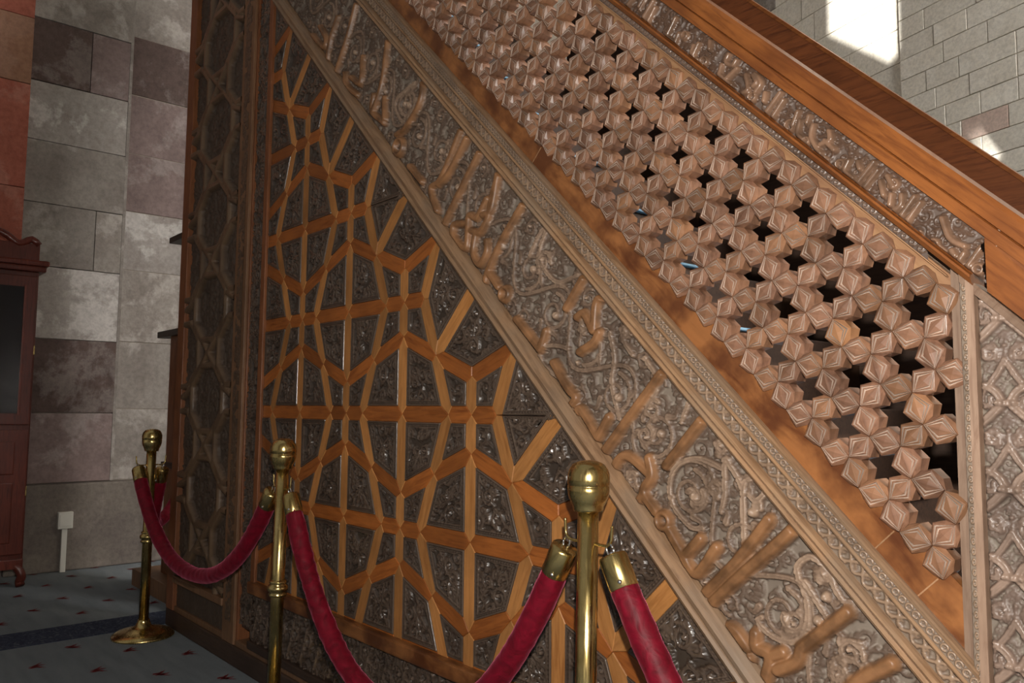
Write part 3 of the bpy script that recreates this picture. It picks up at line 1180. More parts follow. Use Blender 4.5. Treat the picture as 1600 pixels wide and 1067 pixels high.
def petal_mesh(L, a, name):
    """one flower petal: an engraved lozenge whose flanks run down into the valleys shared with its neighbours"""
    hw = 0.48 * a
    O8 = [(L / 2, 0), (L / 2 - 0.17 * a, 0.295 * a), (0, hw), (-L / 2 + 0.17 * a, 0.295 * a), (-L / 2, 0), (-L / 2 + 0.17 * a, -0.295 * a), (0, -hw), (L / 2 - 0.17 * a, -0.295 * a)]
    R8 = [(L / 2, 0), (L / 4, hw / 2), (0, hw), (-L / 4, hw / 2), (-L / 2, 0), (-L / 4, -hw / 2), (0, -hw), (L / 4, -hw / 2)]
    V, F, Mx = [], [], []
    V += [(x, 0.033, z_) for x, z_ in O8]
    V += [(x, 0.0040 if k % 2 else (0.0015 if k % 4 == 0 else -0.0015), z_) for k, (x, z_) in enumerate(O8)]
    # nested lozenges that all run out to the tips, cut with two grooves
    rings = [(0.97, 0.93, -0.0040, 0), (0.95, 0.80, -0.0045, 0), (0.93, 0.76, 0.0000, 1), (0.91, 0.70, 0.0000, 1), (0.89, 0.665, -0.0042, 1),
             (0.83, 0.55, -0.0046, 0), (0.80, 0.51, -0.0004, 1), (0.78, 0.45, -0.0004, 1), (0.75, 0.415, -0.0040, 1)]
    for fx, fz, y, _ in rings:
        V += [(x * fx, y, z_ * fz) for x, z_ in R8]
    V.append((0, -0.0062, 0))
    nr = 2 + len(rings)
    dust = [0, 0] + [d for _, _, _, d in rings[1:]]
    for r in range(nr - 1):
        for i in range(8):
            j = (i + 1) % 8
            F.append((r * 8 + i, r * 8 + j, (r + 1) * 8 + j, (r + 1) * 8 + i))
            Mx.append(dust[r])
    for i in range(8):
        F.append(((nr - 1) * 8 + i, (nr - 1) * 8 + (i + 1) % 8, len(V) - 1))
        Mx.append(0)
    me = mesh_py(name, V, F, False, Mx)
    me.materials.append(MAT['petal'])
    me.materials.append(MAT['petal_dust'])
    return me


pv = petal_mesh(AT * CELL, AT * CELL, 'petal_upright')
zl = math.hypot(P_ / 2, AT / 2)
pz = petal_mesh(zl * CELL, zl * CELL, 'petal_zigzag')
za = math.atan2(AT / 2, P_ / 2)


def uv_of(s, t):
    return (s + t) / R2, (t - s) / R2


far_petals = {}


def petal(sa, ta, sb, tb, me):
    s, t = (sa + sb) / 2, (ta + tb) / 2
    u, v = uv_of(s, t)
    if u > UL - 0.05 or u < -0.6:
        return
    ang = math.atan2(tb - ta, sb - sa)
    if u < 2.25:
        far_petals.setdefault(me.name, (me, []))[1].append(Matrix.Translation(W(u, v)) @ Matrix.Rotation(math.radians(45) - ang, 4, 'Y'))
        return
    o = put('petal', me, None, screen, Matrix.Translation(W(u, v)) @ Matrix.Rotation(math.radians(45) - ang + (math.pi if random.random() < 0.5 else 0), 4, 'Y'))


for j in range(7, 12):
    for i in range(-14, 40):
        o_ = (j % 2) * 0.5
        sq = S0 + (i + o_) * P_
        tp = T0 + 1.5 * AT * j + AT            # node P of row j
        for sg in (-1, 1):
            petal(sq, tp, sq + sg * P_ / 2, tp + AT / 2, pz)
        if j >= 8:
            petal(sq, T0 + 1.5 * AT * j, sq, tp, pv)

bm = bmesh.new()
for me, ms in far_petals.values():
    for m in ms:
        c_ = me.copy()
        c_.transform(m)
        bm.from_mesh(c_)
        bpy.data.meshes.remove(c_)
me = bpy.data.meshes.new('petal_rest')
bm.to_mesh(me)
bm.free()
put('petal_rest', me, ['petal', 'petal_dust'], screen, kind='stuff')

# narrow chain strip, moulding and upper inscription
UT = 0.4


def paint_chain(cv):
    tm = cv.y0 + cv.ny * cv.res / 2
    hw = cv.ny * cv.res / 2
    for k in range(int(cv.nx * cv.res / 0.019)):
        x = cv.x0 + (k + 0.5) * 0.019
        cv.ring(x, tm, hw * 0.5, 0.0018, 0.0034)
        cv.stroke([(x + 0.006, tm - hw * 0.6), (x + 0.013, tm + hw * 0.6)], 0.0014, 0.003)


slope_relief('chain_strip', 4.285, 4.345, 0.0016, paint_chain, 'upper', -0.002, 0.0034, u0=UT, u1=6.52, vb=None)
slope_prism('rail_lower_moulding', [(4.28, 0.0), (4.283, -0.004), (4.288, -0.004)], 'border', 0.03, u0=UT, u1=6.6, vb=None)
slope_prism('inscription_moulding', [(4.34, 0.0), (4.344, -0.014), (4.375, -0.024), (4.39, -0.024), (4.396, -0.012), (4.402, -0.009)], 'rail', u0=UT, u1=6.72, vb=None)
UP = [[(1030, 7), (1012, 37)], [(1033, 17), (1019, 44)], [(1065, 33), (1051, 62)], [(1070, 57), (1063, 76)], [(1101, 73), (1091, 94)], [(1051, 62), (1063, 72)],
      [(1229, 149), (1204, 183)], [(1233, 161), (1215, 189)], [(1137, 106), (1133, 121)], [(1161, 112), (1144, 128)], [(1133, 121), (1152, 138)],
      [(1175, 122), (1178, 144), (1170, 150)], [(1190, 120), (1198, 134), (1190, 148)], [(1205, 150), (1203, 162)], [(1374, 257), (1347, 291)], [(1380, 270), (1354, 302)],
      [(1279, 200), (1277, 219), (1290, 244)], [(1305, 210), (1306, 222)], [(1437, 311), (1413, 345)], [(1446, 320), (1422, 354)], [(1401, 308), (1399, 323)],
      [(1417, 308), (1416, 323), (1405, 333)], [(1384, 287), (1389, 308)], [(1541, 389), (1513, 428)], [(1514, 399), (1504, 414)], [(1495, 394), (1500, 402)],
      [(1442, 367), (1440, 377), (1456, 384)], [(1470, 388), (1500, 412), (1510, 420)], [(1480, 345), (1492, 375), (1515, 388)], [(1395, 279), (1404, 296)], [(1000, 0), (985, 20)],
      [(1093, 76), (1090, 93), (1098, 99)], [(1119, 68), (1118, 81)], [(1150, 86), (1144, 101), (1154, 107), (1160, 99)], [(1186, 122), (1191, 133), (1186, 139)],
      [(1256, 179), (1248, 200)], [(1259, 193), (1256, 213), (1263, 222)], [(1273, 186), (1270, 196)], [(1304, 209), (1307, 222), (1291, 230)],
      [(1298, 224), (1312, 238)], [(1335, 255), (1329, 271), (1341, 282)], [(1349, 257), (1352, 267)], [(1297, 251), (1298, 261)]]
UR = [((1183, 156), 7), ((1242, 200), 9), ((1267, 224), 6), ((1320, 260), 7), ((1465, 384), 8), ((1108, 100), 7), ((1535, 423), 8), ((1078, 60), 6), ((1403, 291), 8)]


def paint_upper(cv):
    cv.fill(0.009, 0.017, 0.0038, 0.0068, 2600, buds=30)
    for p in UP:
        cv.stroke([st_m(*q) for q in p], 0.0066, 0.0195, letter=True, flat=0.9)
    for q, r in UR:
        x, y = st_m(*q)
        cv.ring(x, y, r * px_scale(*q) * 0.9, 0.0042, 0.0150, letter=True)
    for k in range(60):
        x = cv.x0 + random.random() * cv.nx * cv.res
        if x < st_m(1010, 20)[0]:
            t_ = cv.y0 + cv.ny * cv.res * random.uniform(0.2, 0.5)
            cv.stroke([(x, t_), (x, t_ + 0.028)], 0.005, 0.011, letter=True)
    t = np.arange(cv.ny) * cv.res
    cv.H *= np.clip(np.minimum(t, t[-1] - t) / 0.004, 0, 1)[:, None]


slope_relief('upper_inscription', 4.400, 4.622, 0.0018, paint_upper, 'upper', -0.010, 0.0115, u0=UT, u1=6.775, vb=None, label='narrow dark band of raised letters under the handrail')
slope_prism('handrail', [(4.615, -0.008), (4.618, -0.020), (4.69, -0.021), (4.697, -0.017), (4.704, -0.023), (4.80, -0.026), (4.83, -0.022)], 'rail', 0.075, u0=UT, u1=8.2, vb=None,
            label='orange brown worn handrail')
slope_prism('rail_end_board', [(4.36, -0.004), (4.37, -0.014), (4.60, -0.017), (4.62, -0.016)], 'rail', 0.03, u0=6.78, u1=8.2, vb=None)
for du in (0.0, 0.012):
    put('scored_line', box_mesh('scored_line', (6.83 + du) * CELL - 0.0012, (6.83 + du) * CELL + 0.0012, -0.0178, -0.015, (-2.215 + 6) * CELL, (-2.14 + 6) * CELL), 'petal_dust', minbar)

# ---- right hand end post
slope_top = 4.345


def post_part(name, u0, u1, y, mat, v0=-5.9, bev=0.002):
    V = []
    for yy in (y, 0.05):
        V += [(u0 * CELL, yy, v0 * CELL), (u1 * CELL, yy, v0 * CELL), (u1 * CELL, yy, (slope_top - u1) * CELL), (u0 * CELL, yy, (slope_top - u0) * CELL)]
    me = mesh_py(name, V, [(0, 1, 2, 3), (7, 6, 5, 4), (0, 4, 5, 1), (1, 5, 6, 2), (2, 6, 7, 3), (3, 7, 4, 0)])
    return put(name, me, mat, minbar, FLAT)


post_part('post_inner_edge', 6.612, 6.662, 0.002, 'post')
post_part('post_groove', 6.658, 6.69, -0.0065, 'darkwood')
post_part('post_stile', 6.687, 6.722, -0.012, 'post')
post_part('post_body', 6.715, 7.62, 0.010, 'post')
post_part('post_outer_stile', 7.36, 7.62, -0.012, 'post')


def flat_relief(name, u0, u1, v0, v1, res, paint, mat, y0, hmax, top=None, parent=None, **kw):
    cv = Canvas(u0 * CELL, u1 * CELL, v0 * CELL, v1 * CELL, res)
    paint(cv)
    Hh = cv.done()
    Zg, Xg = np.meshgrid(cv.y0 + np.arange(cv.ny) * res, cv.x0 + np.arange(cv.nx) * res, indexing='ij')
    mask = None
    if top is not None:
        lim = top * CELL - Xg
        ok = Zg < lim + res
        mask = ok[:-1, :-1] & ok[1:, 1:] & ok[1:, :-1] & ok[:-1, 1:]
        Zg = np.minimum(Zg, lim)
    V = np.stack([Xg, y0 - Hh, Zg], -1).reshape(-1, 3)
    me = mesh_np(name, V, grid_faces(cv.ny, cv.nx, mask), True, {'hgt': np.clip(Hh / hmax, 0, 1), 'let': np.clip(cv.L, 0, 1)})
    return put(name, me, mat, parent or minbar, FLAT, **kw)


def paint_pchain(cv):
    xm = cv.x0 + cv.nx * cv.res / 2
    for k in range(int(cv.ny * cv.res / 0.0165)):
        y = cv.y0 + (k + 0.5) * 0.0165
        a = np.linspace(0, 6.28, 14)
        cv.stroke(np.c_[xm + 0.0022 * np.cos(a), y + 0.0048 * np.sin(a)], 0.0014, 0.003)


flat_relief('post_chain_strip', 6.660, 6.689, -5.2, -2.30, 0.0013, paint_pchain, 'strip', -0.0072, 0.003, slope_top - 0.01)


def paint_post(cv):
    cv.fill(0.006, 0.012, 0.0030, 0.0075, 2600, buds=80)
    xc = 6.826 * CELL + 0.0
    pit = 0.378 * CELL
    v0 = -3.288 * CELL
    for c_ in (0, 1, 2):
        xo = xc + c_ * 0.27 * CELL
        for k in range(-6, 4):
            y = v0 + k * pit
            hw = 0.128 * CELL
            for sg in (-1, 1):
                X = lambda f: xo + sg * hw * f
                # ogee rising from one tie to the next
                cv.stroke([(X(0.10), y), (X(0.55), y - pit * 0.16), (X(0.95), y - pit * 0.30), (X(1.0), y - pit * 0.52), (X(0.98), y - pit * 0.62)], 0.0088, 0.0170, groove=0.004)
                cv.stroke([(X(0.10), y), (X(0.35), y + pit * 0.14), (X(0.75), y + pit * 0.20), (X(1.0), y + pit * 0.10)], 0.0082, 0.0170, groove=0.004)
                cv.stroke([(X(0.0), y + pit * 0.50), (X(-0.35), y + pit * 0.30), (X(-0.75), y + pit * 0.12), (X(-0.78), y - pit * 0.02), (X(-0.5), y - pit * 0.02), (X(-0.52), y + pit * 0.06)], 0.0068, 0.0150, 0.8, groove=0.0035)
                cv.scroll(X(0.45), y + pit * 0.60, 0.0125, 0.3 if sg > 0 else 2.8, -sg, 0.0050, 0.0140, 2)
                cv.stroke([(X(0.0), y + pit * 0.50), (X(0.3), y + pit * 0.66), (X(0.75), y + pit * 0.72)], 0.0042, 0.009, 0.5)
                cv.stamp(cv.H, X(-0.55), y + pit * 0.03, 0.0045, 0.0105)
            for (dx, sx) in ((0.0, 1.0), (hw, 0.7), (-hw, 0.7)):
                yy = y + pit * (0.0 if dx == 0 else 0.5)
                for an in (-1.0, -0.5, 0.0, 0.5, 1.0):
                    lx, ly = math.sin(an) * 0.016 * sx, -math.cos(an) * 0.019 * sx
                    cv.stroke([(xo + dx, yy - pit * 0.16), (xo + dx + lx * 0.6, yy - pit * 0.16 + ly * 0.6), (xo + dx + lx, yy - pit * 0.16 + ly)], 0.0036, 0.010, 0.75, groove=0.003)
                cv.stamp(cv.H, xo + dx, yy - pit * 0.32, 0.0055, 0.011)
            for sg in (-1, 1):
                cv.scroll(xo + sg * hw * 0.42, y - pit * 0.40, 0.0115, 1.57 - sg * 0.8, sg, 0.0042, 0.012, 2)
            cv.stroke([(xo, y + pit * 0.55), (xo, y + pit * 0.8)], 0.0055, 0.010, 0.4)
            cv.stamp(cv.H, xo, y + pit * 0.34 - pit * 0.62, 0.004, 0.009)
            cv.stroke([(xo - 0.0115, y), (xo + 0.0115, y)], 0.0062, 0.0270, flat=0.8)
    x = np.arange(cv.nx) * cv.res
    cv.H *= np.clip(x / 0.005, 0, 1)[None, :]


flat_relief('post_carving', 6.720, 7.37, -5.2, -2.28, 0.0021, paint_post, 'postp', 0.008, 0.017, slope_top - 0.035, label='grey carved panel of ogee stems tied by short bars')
slope_prism('post_cap', [(4.30, 0.0), (4.305, -0.010), (4.340, -0.012), (4.356, -0.008)], 'post', 0.03, u0=6.66, u1=7.62, vb=None)

# ---- upright frame and panel at the far (left) end
VT = 4.3


def upright(name, u0, u1, y, mat, v0=-5.75, v1=VT, bev=0.003, y1=0.05):
    return put(name, box_mesh(name, u0 * CELL, u1 * CELL, y, y1, v0 * CELL, v1 * CELL, bev), mat, minbar, FLAT)


upright('end_stile', -3.82, -3.56, -0.022, 'redold')
upright('panel_ground', -3.57, -1.76, 0.012, 'darkwood', -5.75)
upright('inner_stile', -1.79, -1.44, -0.022, 'old')
upright('panel_edge', -1.045, -0.935, -0.016, 'redold', -5.0)
upright('strip_bead', -1.45, -1.40, -0.010, 'redold')


def paint_straps(cv):
    X = cv.x0 + np.arange(cv.nx) * cv.res
    Y = cv.y0 + np.arange(cv.ny) * cv.res
    XX, YY = np.meshgrid(X, Y)
    cv.H[:] = atlas(XX * 0.8 + 3.1, YY * 0.8 + 2.2) * 0.9
    w0, w1 = cv.x0, cv.x0 + cv.nx * cv.res
    wd = w1 - w0
    pit = 1.22 * CELL
    hw, hh_ = 0.018, 0.042
    y = cv.y0 - pit
    k = 0
    while y < cv.y0 + cv.ny * cv.res + pit:
        for (xc, yo) in ((w0 + wd * 0.52, 0.0), (w0 + wd * 0.02, pit / 2), (w0 + wd * 1.02, pit / 2)):
            a, b = wd * 0.30, pit * 0.36
            pts = [(xc - a * 0.42, y + yo + b), (xc + a * 0.42, y + yo + b), (xc + a, y + yo + b * 0.42), (xc + a, y + yo - b * 0.42), (xc + a * 0.42, y + yo - b), (xc - a * 0.42, y + yo - b), (xc - a, y + yo - b * 0.42), (xc - a, y + yo + b * 0.42), (xc - a * 0.42, y + yo + b)]
            cv.stroke(pts, hw, hh_, smooth=False, flat=0.75)
        for sg in (-1, 1):
            cv.stroke([(w0 + wd * (0.52 - 0.13 * sg), y + pit * 0.36), (w0 + wd * 0.52, y + pit * 0.5), (w0 + wd * (0.52 + 0.13 * sg), y + pit * 0.64)], hw * 0.9, hh_, smooth=False, flat=0.75)
            cv.stroke([(w0 + wd * (0.52 + 0.30 * sg), y + pit * 0.12), (w0 + wd * (0.52 + 0.5 * sg), y + pit * 0.02)], hw * 0.9, hh_, smooth=False, flat=0.75)
        y += pit
        k += 1


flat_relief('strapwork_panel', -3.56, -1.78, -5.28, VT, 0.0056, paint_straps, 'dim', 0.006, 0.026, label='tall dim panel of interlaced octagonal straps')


def paint_small(k, off):
    def f(cv):
        XX, YY = np.meshgrid(cv.x0 + np.arange(cv.nx) * cv.res, cv.y0 + np.arange(cv.ny) * cv.res)
        cv.H[:] = atlas(XX * 1.0 + off, YY * 1.0 + off) * k
    return f


flat_relief('carved_stile_strip', -1.70, -1.52, -5.5, VT, 0.0045, paint_small(0.35, 0.4), 'dim', -0.0215, 0.004)
upright('strip_backing', -1.41, -1.04, 0.010, 'darkwood', -5.55)
flat_relief('carved_frame_strip', -1.40, -1.05, -5.5, VT, 0.0042, paint_small(1.0, 0.9), 'insert', 0.004, 0.009)
put('lower_rail', box_mesh('lower_rail', -3.56 * CELL, -1.78 * CELL, -0.030, 0.03, -5.36 * CELL, -5.27 * CELL, 0.004), 'old', minbar, FLAT)
flat_relief('lower_board', -3.56, -1.78, -5.72, -5.36, 0.0056, paint_small(0.25, 0.2), 'dim', 0.0, 0.01)

# ---- rail, carved skirting panel and plinth under the triangle
put('bottom_rail', box_mesh('bottom_rail', -1.05 * CELL, 6.70 * CELL, -0.030, 0.03, -5.075 * CELL, -4.945 * CELL, 0.007), 'plank', minbar, FLAT)


def paint_skirt(cv):
    cv.fill(0.02, 0.04, 0.0085, 0.016, 1500)
    for k in range(26):
        x = cv.x0 + (k + 0.5) * cv.nx * cv.res / 26
        cv.stroke([(x - 0.03, cv.y0 + 0.02), (x, cv.y0 + 0.09), (x + 0.02, cv.y0 + 0.15)], 0.010, 0.018, 0.8)
        cv.ring(x + 0.03, cv.y0 + 0.11, 0.022, 0.007, 0.017)


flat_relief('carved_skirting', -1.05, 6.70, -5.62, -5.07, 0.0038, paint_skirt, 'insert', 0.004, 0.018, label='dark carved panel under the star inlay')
put('skirting_rail', box_mesh('skirting_rail', -1.05 * CELL, 6.70 * CELL, -0.022, 0.03, -5.70 * CELL, -5.61 * CELL, 0.005), 'darkwood', minbar, FLAT)
put('plinth', box_mesh('plinth', -3.86 * CELL, 7.62 * CELL, -0.018, 0.90, -6.0 * CELL, -5.76 * CELL, 0.008), 'darkwood', minbar, FLAT)
put('plinth_lip', box_mesh('plinth_lip', -3.84 * CELL, 7.62 * CELL, -0.012, 0.05, -5.77 * CELL, -5.69 * CELL, 0.006), 'old', minbar, FLAT)
put('core_board', box_mesh('core_board', -3.80 * CELL, -0.95 * CELL, 0.045, 0.09, -5.76 * CELL, VT * CELL), 'darkwood', minbar, FLAT)

# body under the stairs, closed at the back
bv = [(-0.95, -5.76), (6.68, -5.76), (6.68, -4.15), (-0.95, 3.45)]
V = [(u * CELL, y, v * CELL) for y in (0.047, 0.085) for u, v in bv]
put('side_board', mesh_py('side_board', V, [(0, 1, 2, 3), (7, 6, 5, 4), (0, 4, 5, 1), (1, 5, 6, 2), (2, 6, 7, 3), (3, 7, 4, 0)]), 'darkwood', minbar, FLAT)

# steps with pale blue carpet
SW = 0.86
n_steps = 24
rise = 0.185
for k in range(n_steps):
    u = 8.1 - k * rise / CELL
    zt = (2.60 - u) * CELL + 0.0
    st = put('step', box_mesh('step', u * CELL - rise - 0.02, u * CELL, 0.09, SW, zt - 0.20, zt, 0.004), 'stepwood', minbar, FLAT)
    put('stair_carpet', box_mesh('stair_carpet', u * CELL - rise - 0.01, u * CELL + 0.012, 0.10, 0.40, zt + 0.0005, zt + 0.008, 0.003), 'stair', st, FLAT)

# far balustrade
ZF = -2.5


def far_prism(name, s0, s1, y0, y1, mat, u0, u1):
    V = []
    for y in (y0, y1):
        for u, s_ in ((u0, s0), (u1, s0), (u1, s1), (u0, s1)):
            V.append((u * CELL, y, (s_ - u) * CELL))
    me = mesh_py(name, V, [(0, 1, 2, 3), (7, 6, 5, 4), (0, 4, 5, 1), (1, 5, 6, 2), (2, 6, 7, 3), (3, 7, 4, 0)])
    return put(name, me, mat, minbar, FLAT)


far_prism('far_screen', -0.5, 4.62, 0.915, 0.945, 'darkwood', 1.5, 8.0)
far_prism('far_handrail', 4.55, 4.93, 0.89, 0.965, 'far_rail', 1.5, 8.2)
far_prism('far_rail_lip', 4.905, 4.945, 0.88, 0.97, 'rail', 1.5, 8.2)

# ------------------------------------------------------------------ brass posts and velvet ropes
base_p = [(0.141, 0.0), (0.141, 0.006), (0.138, 0.012), (0.120, 0.024), (0.085, 0.033), (0.055, 0.040), (0.036, 0.050), (0.030, 0.066), (0.027, 0.072), (0.027, 0.078)]
pole_p = [(0.0225, 0.07), (0.0225, 0.895)]
coll_p = [(0.0228, 0.440), (0.030, 0.443), (0.031, 0.450), (0.026, 0.455), (0.034, 0.462), (0.036, 0.470), (0.034, 0.478), (0.026, 0.484), (0.030, 0.489), (0.029, 0.495), (0.0228, 0.498)]
fin_p = [(0.0228, 0.880), (0.031, 0.881), (0.033, 0.886), (0.0335, 0.892), (0.038, 0.900), (0.0425, 0.911), (0.0450, 0.923), (0.0455, 0.934), (0.0441, 0.9352), (0.0441, 0.9372), (0.0456, 0.9385), (0.0458, 0.950), (0.0445, 0.961), (0.041, 0.971), (0.035, 0.9795), (0.026, 0.985), (0.014, 0.988), (0.002, 0.989)]
hook_me = tube_mesh('hook', catmull([(0.018, 0, 0.815), (0.040, 0, 0.814), (0.056, 0, 0.816), (0.066, 0, 0.826), (0.068, 0, 0.846), (0.069, 0, 0.858)], 0.004), 0.0034, 8)
parts = [('base', lathe_mesh('base', base_p, 56)), ('pole', lathe_mesh('pole', pole_p, 32)), ('collar', lathe_mesh('collar', coll_p, 36)), ('finial', lathe_mesh('finial', fin_p, 44))]


def stanchion(u, z, label, tilt=0.0, yaw=0.0):
    t = thing('rope_barrier_post', W(u, FLOOR_V, z), label, 'barrier post', 'brass barrier posts', rot=(0, tilt, 0))
    base = full(t)
    for nm, me in parts:
        put(nm, me, 'brass', t, base)
    for a in (0, math.pi):
        put('hook', hook_me, 'brass', t, base @ Matrix.Rotation(yaw + a, 4, 'Z'))
    return t


ZS = 0.46
stanchion(-3.46, ZS, 'brass barrier post with domed base farthest away, beside the stone wall', 0.006, math.pi / 2)
stanchion(0.54, ZS, 'middle brass barrier post in front of the star inlay', 0.022)
stanchion(4.67, ZS, 'nearest brass barrier post with large finial, between two ropes', 0.020)
stanchion(9.0, ZS, 'brass barrier post beyond the right edge', 0.0)

ferr_p = [(0.0295, 0.0), (0.0308, 0.002), (0.0308, 0.064), (0.0285, 0.070), (0.012, 0.0725), (0.002, 0.073)]
ferr_me = lathe_mesh('ferrule', ferr_p, 32)
eye_me = tube_mesh('eye', [(0.0, 0.0095 * math.cos(a), 0.082 + 0.013 * math.sin(a)) for a in np.linspace(0, 6.283, 22)], 0.0026, 8)
riv_me = lathe_mesh('rivet', [(0.0048, 0.0), (0.0044, 0.003), (0.002, 0.0048), (0.0003, 0.005)], 12)


def rope(p0, p1, low, label, wr=0.0022, seed=0, rad=0.0305, fade=0.0, via=None):
    """p0, p1 hook points; low = lowest centre-line point height"""
    p0, p1 = Vector(p0), Vector(p1)
    t = thing('velvet_rope', Vector(((p0.x + p1.x) / 2, (p0.y + p1.y) / 2, low)), label, 'barrier rope', 'velvet barrier ropes')
    n = 150
    pts = []
    k0, k1 = p0.z - low, p1.z - low
    f0 = math.sqrt(k0) / (math.sqrt(k0) + math.sqrt(k1))
    for i in range(n + 1):
        f = i / n
        if f < f0:
            g = (f0 - f) / f0
            zz = low + k0 * (0.62 * g ** 2 + 0.38 * g ** 3.2)
        else:
            g = (f - f0) / (1 - f0)
            zz = low + k1 * (0.62 * g ** 2 + 0.38 * g ** 3.2)
        if via:
            q = [(1 - f) ** 2 * p0[c] + 2 * f * (1 - f) * via[c] + f * f * p1[c] for c in (0, 1)]
        else:
            q = [p0[c] + (p1[c] - p0[c]) * f for c in (0, 1)]
        pts.append(Vector((q[0], q[1], zz)))
    L = [0.0]
    for a, b in zip(pts[:-1], pts[1:]):
        L.append(L[-1] + (b - a).length)
    tot = L[-1]

    def at(d):
        for i in range(n):
            if L[i + 1] >= d:
                q = (d - L[i]) / (L[i + 1] - L[i])
                return pts[i].lerp(pts[i + 1], q)
        return pts[-1]

    body = [at(d) for d in np.linspace(0.085, tot - 0.085, 190)]
    rs = np.random.default_rng(seed)
    seg = 28
    ph = rs.uniform(0, 6.28, 10)
    rad_ = []
    for i in range(len(body)):
        d = i / len(body) * tot
        end = min(i, len(body) - 1 - i) / len(body) * tot
        row_ = []
        for k in range(seg):
            a = 2 * math.pi * k / seg
            w_ = 0.5 * math.sin(2 * a + 17 * d + ph[0]) + 0.9 * (0.5 - abs(math.sin(1.5 * a - 46 * d + ph[1] + 1.3 * math.sin(2 * a + 21 * d)))) + 0.8 * (0.5 - abs(math.sin(0.5 * a + 62 * d + ph[2] + 1.6 * math.sin(a - 15 * d + ph[3]))))
            pleat = 0.0016 * math.sin(9 * a + ph[4]) * math.exp(-end / 0.05)
            row_.append(rad * (1 - 0.06 * math.exp(-end / 0.02)) + wr * (1 - fade * d / tot) * w_ + pleat)
        rad_.append(row_)
    put('velvet_sleeve', tube_mesh('velvet_sleeve', body, rad_, seg), 'velvet', t)
    for a_, b_ in ((at(0.085), at(0.012)), (at(tot - 0.085), at(tot - 0.012))):
        d = (b_ - a_).normalized()
        m = Matrix.Translation(a_ - d * 0.006) @ d.to_track_quat('Z', 'Y').to_matrix().to_4x4()
        f_ = put('ferrule', ferr_me, 'brass', t, m)
        put('eye', eye_me, 'steel', t, m)
        for q in (0.6, 3.7):
            put('rivet', riv_me, 'steel', f_, m @ Matrix.Rotation(q, 4, 'Z') @ Matrix.Translation((0.0300, 0, 0.012)) @ Matrix.Rotation(math.pi / 2, 4, 'Y'))
    return t


HV = 0.815
yS = -ZS * CELL


def hookp(u, side, tilt=0.0, z=ZS):
    return (u * CELL + side * 0.060 + tilt * HV, -z * CELL, HV)


rope((-3.46 * CELL, -ZS * CELL - 0.060, HV), hookp(0.54, -1, 0.022), (pl(335, 905, ZS)[1] + 6) * CELL, 'dark red velvet rope sagging in front of the strapwork panel', 0.0012, 1)
rope(hookp(0.54, 1, 0.022), hookp(4.67, -1, 0.02), (-5.28 + 6) * CELL, 'red velvet rope swagged across the star inlay', 0.0024, 2, fade=0.7)
rope(hookp(4.67, 1, 0.02), hookp(9.0, -1), (-5.30 + 6) * CELL, 'crimson velvet rope running right from the nearest post', 0.0012, 3)
rope((-3.46 * CELL, -ZS * CELL + 0.060, HV), (-1.62, 0.185, 0.82), 0.50, 'short dark red rope behind the far post, going round the corner', 0.0010, 4, via=(-1.54, -0.13))

# ------------------------------------------------------------------ furniture and fittings by the far wall
part_ = thing('wooden_partition', W(-5.4, FLOOR_V, -0.7), 'dim red brown wooden partition with ledges behind the pulpit corner', 'partition')


def pbox(name, u0, u1, z0, z1, v0, v1, mat='redold', bev=0.004):
    return put(name, box_mesh(name, u0 * CELL, u1 * CELL, -z1 * CELL, -z0 * CELL, (v0 + 6) * CELL, (v1 + 6) * CELL, bev), mat, part_)


pbox('panel', -6.22, -3.95, -0.80, -0.62, -5.75, -1.72)
pbox('ledge', -6.72, -3.90, -0.88, -0.55, -1.75, -1.64, 'darkwood')
pbox('post', -5.72, -3.95, -0.80, -0.62, -1.64, 3.6, 'darkwood')
pbox('ledge', -6.30, -3.90, -0.88, -0.55, -0.12, -0.02, 'darkwood')
pbox('ledge', -6.30, -3.90, -0.86, -0.57, -3.98, -3.88, 'darkwood')
pbox('base_step', -6.85, -3.95, -0.90, -0.35, -6.0, -5.72, 'old')

cab = thing('bookcase', Vector((-3.02, -0.95, 0)), 'dark red glazed wooden bookcase with carved crest at the left edge', 'bookcase')
cx0, cx1 = X_WALL + 0.06, X_WALL + 0.42
cy0, cy1 = -1.75, -0.405


def cbox(name, x0, x1, y0, y1, z0, z1, mat='mahogany', bev=0.005, parent=None):
    return put(name, box_mesh(name, x0, x1, y0, y1, z0, z1, bev), mat, parent or cab)


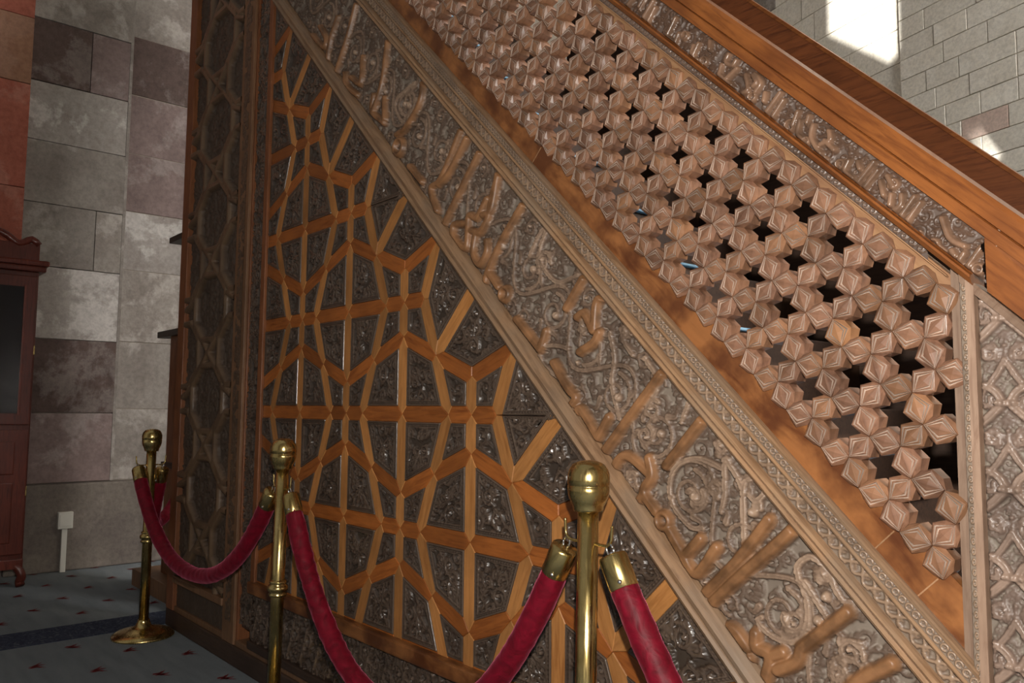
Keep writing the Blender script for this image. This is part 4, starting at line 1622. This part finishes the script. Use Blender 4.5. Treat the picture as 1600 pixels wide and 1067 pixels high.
cbox('carcass', cx0, cx1, cy0, cy1, 0.16, 1.93)
cbox('cornice', cx0, cx1 + 0.035, cy0 - 0.03, cy1 + 0.035, 1.93, 1.965, bev=0.01)
cbox('cornice', cx0, cx1 + 0.05, cy0 - 0.045, cy1 + 0.05, 1.965, 2.0, bev=0.012)
crest = tube_mesh('crest', catmull([(cx1, cy1 - 0.01, 2.10), (cx1, cy1 - 0.05, 2.135), (cx1, cy1 - 0.12, 2.10), (cx1, cy1 - 0.22, 2.16), (cx1, cy1 - 0.5, 2.24), (cx1, cy1 - 0.8, 2.2), (cx1, cy1 - 1.2, 2.1)], 0.03), 0.022, 10)
put('crest', crest, 'mahogany', cab)
cbox('crest_board', cx1 - 0.02, cx1 + 0.012, cy0 + 0.02, cy1 - 0.004, 2.0, 2.105)
for (ya, yb) in ((cy1 - 0.665, cy1 - 0.01), (cy0 + 0.01, cy1 - 0.675)):
    for (za, zb, pane) in ((0.98, 1.90, True), (0.20, 0.95, False)):
        d = cbox('door', cx1, cx1 + 0.022, ya, yb, za, zb)
        fr_ = 0.07
        if pane:
            cbox('pane', cx1 + 0.0225, cx1 + 0.026, ya + fr_, yb - fr_, za + fr_, zb - fr_, 'glass', 0, d)
            cbox('door_moulding', cx1 + 0.0222, cx1 + 0.032, yb - fr_, yb - fr_ + 0.014, za + fr_ - 0.014, zb - fr_ + 0.014, bev=0.003, parent=d)
        else:
            cbox('panel', cx1 + 0.022, cx1 + 0.032, ya + fr_, yb - fr_, za + fr_, zb - fr_ - 0.25, bev=0.006, parent=d)
            cbox('panel', cx1 + 0.022, cx1 + 0.032, ya + fr_, yb - fr_, zb - fr_ - 0.2, zb - fr_, bev=0.006, parent=d)
        cbox('hinge', cx1 + 0.004, cx1 + 0.016, yb - 0.001, yb + 0.008, (za + zb) / 2 - 0.03, (za + zb) / 2 + 0.03, 'brass', 0.002, d)
cbox('base_rail', cx0, cx1 + 0.02, cy0, cy1, 0.11, 0.17)
for yy, sg in ((cy1 - 0.02, 1), (cy0 + 0.02, -1)):
    put('foot', tube_mesh('foot', catmull([(cx1 - 0.02, yy - 0.05 * sg, 0.14), (cx1 + 0.0, yy - 0.01 * sg, 0.12), (cx1 + 0.012, yy + 0.016 * sg, 0.07), (cx1 + 0.0, yy + 0.010 * sg, 0.028), (cx1 + 0.02, yy + 0.016 * sg, 0.003)], 0.012), [0.03] * 3 + [0.026] * 40, 12) if False else
        tube_mesh('foot', catmull([(cx1 - 0.02, yy - 0.05 * sg, 0.14), (cx1 + 0.0, yy - 0.01 * sg, 0.12), (cx1 + 0.012, yy + 0.016 * sg, 0.07), (cx1 + 0.0, yy + 0.010 * sg, 0.03), (cx1 + 0.012, yy + 0.014 * sg, 0.012)], 0.012), 0.026, 12), 'mahogany', cab)

so = thing('wall_socket', Vector((X_WALL + 0.07, -0.112, 0.0)), 'white electric socket on a white conduit low on the stone wall', 'socket')
xs = X_WALL + 0.07
put('socket_plate', box_mesh('socket_plate', xs, xs + 0.045, -0.157, -0.067, 0.285, 0.395, 0.006), 'white', so)
put('socket_face', box_mesh('socket_face', xs + 0.045, xs + 0.050, -0.148, -0.076, 0.302, 0.378, 0.002), 'white', so)
put('conduit', box_mesh('conduit', xs, xs + 0.025, -0.128, -0.095, 0.0, 0.286, 0.003), 'white', so)
